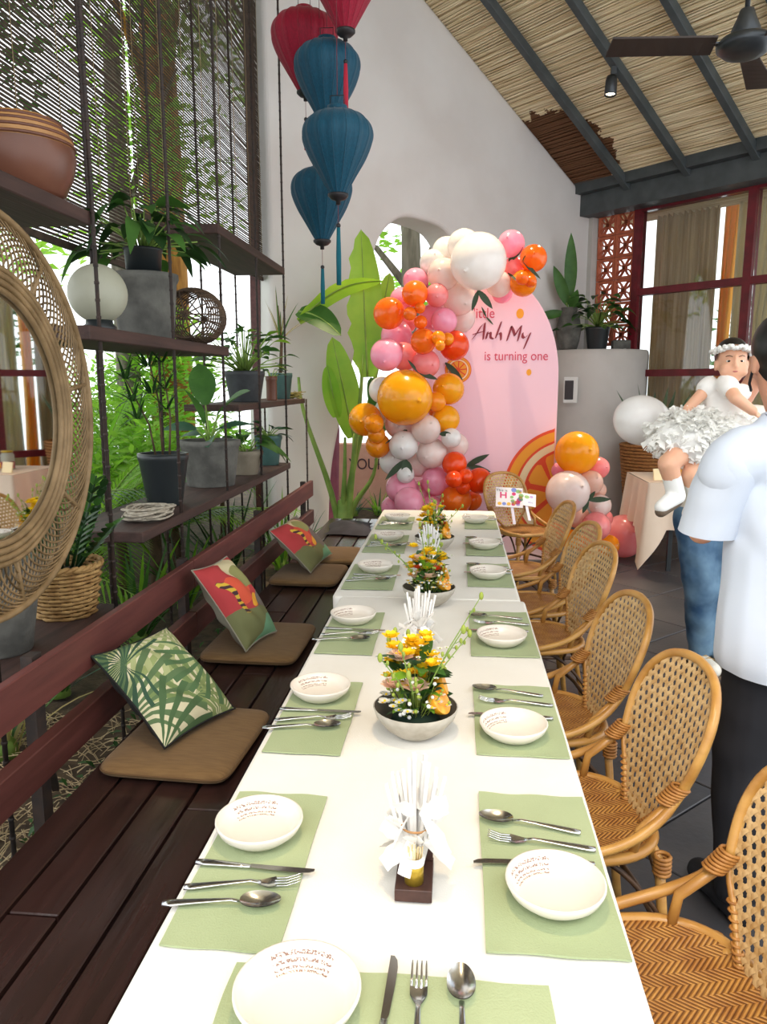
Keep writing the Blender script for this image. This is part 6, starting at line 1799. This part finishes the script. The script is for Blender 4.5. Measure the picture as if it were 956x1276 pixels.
bodypart(blob(f.mb,.009,4),'body','skin',man); face_parts(man,f,HC,1.0,HAZ,dy=-.007)
f=Fig(org,RZ); torso(f,.030); f.cap((-.05,0,1.15),(-.05,0,.82),.15,.158); f.cap((.05,0,1.15),(.05,0,.82),.15,.158)
f.ell((-.02,-.06,1.22),(.17,.09,.20)); f.cap((-.10,-.02,1.455),(.10,-.02,1.455),.07,.07)
f.chain([(-.215,0,1.39),(-.225,.012,1.36)],[.080,.080]); f.chain([(.215,0,1.39),(.225,.012,1.36)],[.080,.080])
me=blob(f.mb,.011,6); cut_mesh(me,org+Vector((0,0,.80)),(0,0.12,-1)); cut_mesh(me,org+Vector((0,0,1.525)),(0,-.25,1))
bodypart(ruffle(me,.007,5.0),'t_shirt','shirt_white',man)
for s in (-1,1):
    f=Fig(org,RZ); f.chain([(s*.212,0,1.39),(s*.226,.045,1.28),(s*.230,.10,1.10)],[.080,.083,.088]); me=blob(f.mb,.010,5); a_=f.M@Vector((s*.234,.05,1.175)); n_=(f.M.to_3x3()@Vector((0,.12,-1))).normalized()
    cut_mesh(me,a_,n_); bodypart(ruffle(me,.005,7.0,s),'sleeve','shirt_white',man)
part(MB().tube([Vector(org)+Matrix.Rotation(RZ,3,'Z')@Vector((.080*math.cos(2*PI*i/28)-.042,.072*math.sin(2*PI*i/28)+.004,1.517+.012*math.sin(2*PI*i/28)*-1)) for i in range(28)],.008,6,closed=True),'collar','shirt_white',man,True)
f=Fig(org,RZ); f.ell((0,0,.93),(.168,.118,.12)); 
for s in (-1,1): f.chain([(s*.088,0,.90),(s*.102,.02,.50),(s*.11,-.015,.11)],[.098,.085,.070])
me=blob(f.mb,.011,5); cut_mesh(me,(0,0,.07),(0,0,-1)); bodypart(ruffle(me,.007,6.0),'trousers','pants_black',man)
f=Fig(org,RZ)
for s in (-1,1): f.cap((s*.11,-.05,.05),(s*.126,.15,.042),.05,.042); f.cap((s*.11,-.02,.06),(s*.11,-.02,.11),.05,.05)
me=blob(f.mb,.010,4); cut_mesh(me,(0,0,.002),(0,0,-1)); bodypart(me,'shoes','pants_black',man)
f=Fig(org,RZ); P,Rz_=head_prims(f,HC,1.0,HAZ,.010,face=False); me=blob(f.mb,.008,3)
c=f.M@Vector(HC); fd=(f.M.to_3x3()@Rz_)@Vector((0,1,0))
cut_mesh(me,c+Vector((0,0,-.055))-fd*.03,(fd*.85-Vector((0,0,1))*.52).normalized()); 
bodypart(me,'hair','hair_black',man)
sidev=(f.M.to_3x3()@Rz_)@Vector((-1,0,0))
part(MB().tube([c+sidev*.078-fd*.005+Vector((0,0,-.02)),c+sidev*.074+fd*.03+Vector((0,0,-.065)),c+sidev*.050+fd*.085+Vector((0,0,-.085))],.004,5),'mask_strap','pants_black',man,True)

# ---- person in jeans holding the child
org2=Vector((1.47,4.30,0)); RZ2=R(196)                # faces the camera
ad=thing('person','person in blue jeans and a cream top holding the child','person',org2)
def torso2(f,g=0.0):
    f.ell((.10,0,.96),(.16+g,.115+g,.12+g)); f.ell((.08,0,1.10),(.145+g,.10+g,.14+g)); f.ell((.03,0,1.26),(.165+g,.11+g,.17+g)); f.ell((0,0,1.38),(.165+g,.095+g,.10+g)); f.cap((-.16,0,1.415),(.16,0,1.435),.055+g,.055+g)
LA2=[(-.19,0,1.40),(-.25,.10,1.16),(-.02,.24,1.20)]; RA2=[(.19,0,1.42),(.27,.10,1.20),(.08,.25,1.34)]
f=Fig(org2,RZ2); torso2(f); HC2=(-.13,.06,1.70); f.cap((-.03,0,1.46),(-.11,.04,1.64),.052,.050); head_prims(f,HC2,1.0,R(-30))
for A in (LA2,RA2): f.chain(A,[.048,.038,.027])
hand(f,LA2[2],(1,.2,.1),(0,1,0)); hand(f,RA2[2],(-1,.2,0),(0,1,0))
f.chain([(.175,0,.93),(.14,.05,.50),(.075,-.01,.09)],[.085,.056,.04]); f.chain([(.02,0,.93),(-.02,.06,.50),(-.035,.02,.09)],[.085,.056,.04])
for x,y in ((.075,-.01),(-.035,.02)): f.cap((x,y-.03,.045),(x,y+.14,.04),.04,.035)
bodypart(blob(f.mb,.011,4),'body','skin',ad); face_parts(ad,f,HC2,1.0,R(-30),dy=-.007)
f=Fig(org2,RZ2); torso2(f,.022); f.ell((.10,0,.93),(.18,.135,.10)); f.chain([LA2[0],(-.225,.05,1.24)],[.075,.075]); f.chain([RA2[0],(.235,.05,1.26)],[.075,.075])
me=blob(f.mb,.013,5); cut_mesh(me,(0,0,.87),(0,0,-1)); bodypart(ruffle(me,.006,7.0),'top','shirt_cream',ad)
f=Fig(org2,RZ2); f.ell((.10,0,.93),(.175,.13,.12)); f.chain([(.180,0,.90),(.145,.05,.50),(.075,-.01,.12)],[.108,.092,.068]); f.chain([(.02,.0,.90),(-.015,.06,.50),(-.035,.02,.12)],[.11,.094,.07])
me=blob(f.mb,.011,3); cut_mesh(me,(0,0,.08),(0,0,-1)); bodypart(ruffle(me,.010,7.0),'jeans','denim',ad)
for x,y in ((.075,-.01),(-.035,.02)):
    f=Fig(org2,RZ2); f.cap((x,y-.04,.055),(x+.01,y+.15,.045),.05,.043); f.cap((x,y-.02,.06),(x,y-.01,.105),.048,.046)
    me=blob(f.mb,.009,3); cut_mesh(me,(0,0,.022),(0,0,-1)); sh=bodypart(me,'shoe','shoe_white',ad)
    f=Fig(org2,RZ2); f.cap((x,y-.04,.020),(x+.01,y+.15,.020),.054,.048); me=blob(f.mb,.008,2); cut_mesh(me,(0,0,.028),(0,0,1)); cut_mesh(me,(0,0,.001),(0,0,-1))
    me.transform(Matrix.Translation(-ORG[ad.name])); link('sole',me,'shoe_sole',sh)
    for q in (.03,.06,.09):
        part(MB().tube([Fig(org2,RZ2).M@Vector((x-.046,y+q-.02,.07)),Fig(org2,RZ2).M@Vector((x,y+q,.105-q*.12)),Fig(org2,RZ2).M@Vector((x+.052,y+q-.02,.07))],.006,5),'stripe','shoe_tan',sh,True)
f=Fig(org2,RZ2); P,Rz_=head_prims(f,HC2,1.0,R(-30),.010,face=False); me=blob(f.mb,.009,3); c=f.M@Vector(HC2); fd=(f.M.to_3x3()@Rz_)@Vector((0,1,0))
cut_mesh(me,c+Vector((0,0,.02)),(fd*.8-Vector((0,0,1))*.6).normalized()); bodypart(me,'hair','hair_black',ad)

# ---- the child in a white tulle dress
hb=Py(912,452,3.98); k=.92
# local frame: +y towards the camera side, turned a little to the right of the picture
orgb=Vector((hb.x,hb.y,hb.z)); RZB=R(173)
ch_=thing('person','small child in a white tulle dress with a flower headband, carried','person',orgb-Vector((0,0,.62)))
f=Fig(orgb,RZB); HB=(0,0,0); P,Rz_=head_prims(f,HB,k*1.02,0.0)
f.ell((0,.045,-.040),(.062,.05,.045)); f.ell((.035,.058,-.045),(.030,.028,.026)); f.ell((-.035,.058,-.045),(.030,.028,.026))
f.cap((0,-.01,-.08),(.012,-.01,-.125),.036,.036); f.ell((.02,-.01,-.20),(.085,.065,.09)); f.ell((.04,0,-.32),(.095,.08,.11))
w2l=lambda px,py,Y: f.M.inverted()@Py(px,py,Y)
sh_l=w2l(905,478,3.93); el=w2l(917,496,3.84); wr=w2l(938,512,3.86); f.chain([sh_l,el,wr],[.036,.031,.024]); hand(f,wr,wr-el,Vector((0,.6,.7)),.55,.4)
sh_r=w2l(884,480,4.0); el2=w2l(872,494,3.97); wr2=w2l(858,508,3.97); f.chain([sh_r,el2,wr2],[.034,.030,.024]); hand(f,wr2,wr2-el2,Vector((0,.6,.7)),.55,.4)
hip=w2l(872,545,4.02); kn=w2l(833,578,3.86); an=w2l(843,618,3.90); f.chain([hip,kn,an],[.065,.052,.036]); toe=w2l(824,632,3.82); f.cap(an,toe,.034,.026)
hip2=w2l(890,548,4.02); kn2=w2l(862,590,3.92); an2=w2l(868,625,3.98); f.chain([hip2,kn2,an2],[.062,.050,.036]); f.cap(an2,w2l(858,640,3.92),.034,.026)
f.chain([Vector((.04,0,-.32)),(hip+hip2)/2],[.085,.085])
bodypart(blob(f.mb,.0065,3),'body','skin_baby',ch_); face_parts(ch_,f,HB,k*.98,0.0)
# hair
g=Fig(orgb,RZB); head_prims(g,HB,k*1.02,0.0,.009,face=False); me=blob(g.mb,.007,3); fd=g.M.to_3x3()@Vector((0,1,0)); cut_mesh(me,orgb+Vector((0,0,.030))+fd*.022,(fd*.80-Vector((0,0,1))*.60).normalized()); bodypart(me,'hair','hair_black',ch_)
# headband of cloth flowers
hb_=MB(); hd=part(MB().tube([g.M@Vector((.087*k*math.cos(a),.104*k*math.sin(a)-.004,.050+.016*math.sin(a))) for a in [2*PI*i/40 for i in range(40)]],.007,6,closed=True),'headband','tulle',ch_,True)
rnd=random.Random(5)
for i in range(15):
    a=R(-20)+R(220)*i/14; c=g.M@Vector((.092*k*math.cos(a),.110*k*math.sin(a)-.004,.052+.018*math.sin(a))); mb=MB()
    for j in range(6): mb.sphere(c+rdir(j*1.05,rnd.uniform(-.5,.7))*.014,.0105,7,5)
    part(mb,'cloth_flower','tulle',hd,True)
# dress: bodice, cap sleeve, layered tulle skirt
g=Fig(orgb,RZB); g.ell((.02,-.01,-.20),(.098,.078,.095)); g.ell((.04,0,-.31),(.105,.09,.10)); g.cap((-.06,-.01,-.145),(.09,-.01,-.15),.045,.048)
g.cap(sh_l,sh_l+(el-sh_l)*.30,.050,.052); g.cap(sh_r,sh_r+(el2-sh_r)*.30,.048,.05)
me=blob(g.mb,.008,4); bodypart(me,'bodice','tulle',ch_)
sc_=Py(878,542,4.0); rnd=random.Random(8)
core=Fig(sc_,0.0); core.ell((0,0,0),(.185,.15,.125)); core.ell((-.07,-.03,-.03),(.14,.13,.12)); core.ell((.09,0,.02),(.14,.13,.11)); core.ell((-.15,-.03,-.01),(.10,.10,.09))
sk=bodypart(blob(core.mb,.012,4),'skirt','tulle',ch_)
tf=MB()
for i in range(2200):
    a=rnd.uniform(0,2*PI); e=rnd.uniform(-1.2,1.3); d=rdir(a,e); c=sc_+Vector((d.x*.20,d.y*.15,d.z*.125))+Vector((rnd.uniform(-.08,.06),0,0))
    tf.leaf(c,(d+Vector((rnd.uniform(-.6,.6),rnd.uniform(-.6,.6),-.5+rnd.uniform(-.4,.6)))),rnd.uniform(.022,.046),rnd.uniform(.022,.042),.2,3,rnd.uniform(-.5,.5),shape=lambda q:.35+.65*q,twist=rnd.uniform(-1,1))
part(tf,'tulle_ruffles','tulle',sk,True,kind='stuff')
for (a_,b_,tname) in ((kn+(an-kn)*.35,an,toe),(kn2+(an2-kn2)*.35,an2,w2l(858,640,3.92))):
    q=Fig(orgb,RZB); q.cap(a_,b_,.046,.046); q.cap(b_,tname,.046,.034); bt=bodypart(blob(q.mb,.008,3),'boot','sock_white',ch_)
    q=Fig(orgb,RZB); dn=Vector((0,0,-.022)); q.cap(b_+dn,tname+dn,.036,.030); me=blob(q.mb,.007,3); me.transform(Matrix.Translation(-ORG[ch_.name])); link('boot_sole',me,'shoe_sole',bt)
# ================================================================== warm pendant lamp over the head of the table
pc=Vector((-.05,1.15,2.75)); t=thing('pendant_lamp','warm pendant lamp with a metal shade hanging above the table head','lamp',pc)
part(MB().lathe([(.03,.20),(.05,.18),(.12,.08),(.17,0),(.165,0),(.115,.075),(.045,.17),(.03,.19)],28,pc),'shade','fan_metal',t,True)
part(MB().sphere(pc+Vector((0,0,.07)),.04,14,10),'bulb','lamp_glow',t,True)
part(MB().tube([pc+Vector((0,0,.19)),Vector((pc.x,pc.y,5.9))],.004,5),'cord','pot_plastic',t,True)
spotlamp(pc+Vector((0,0,.02)),(-.05,1.15,0),36,95,'pendant_light',(1,.72,.42))
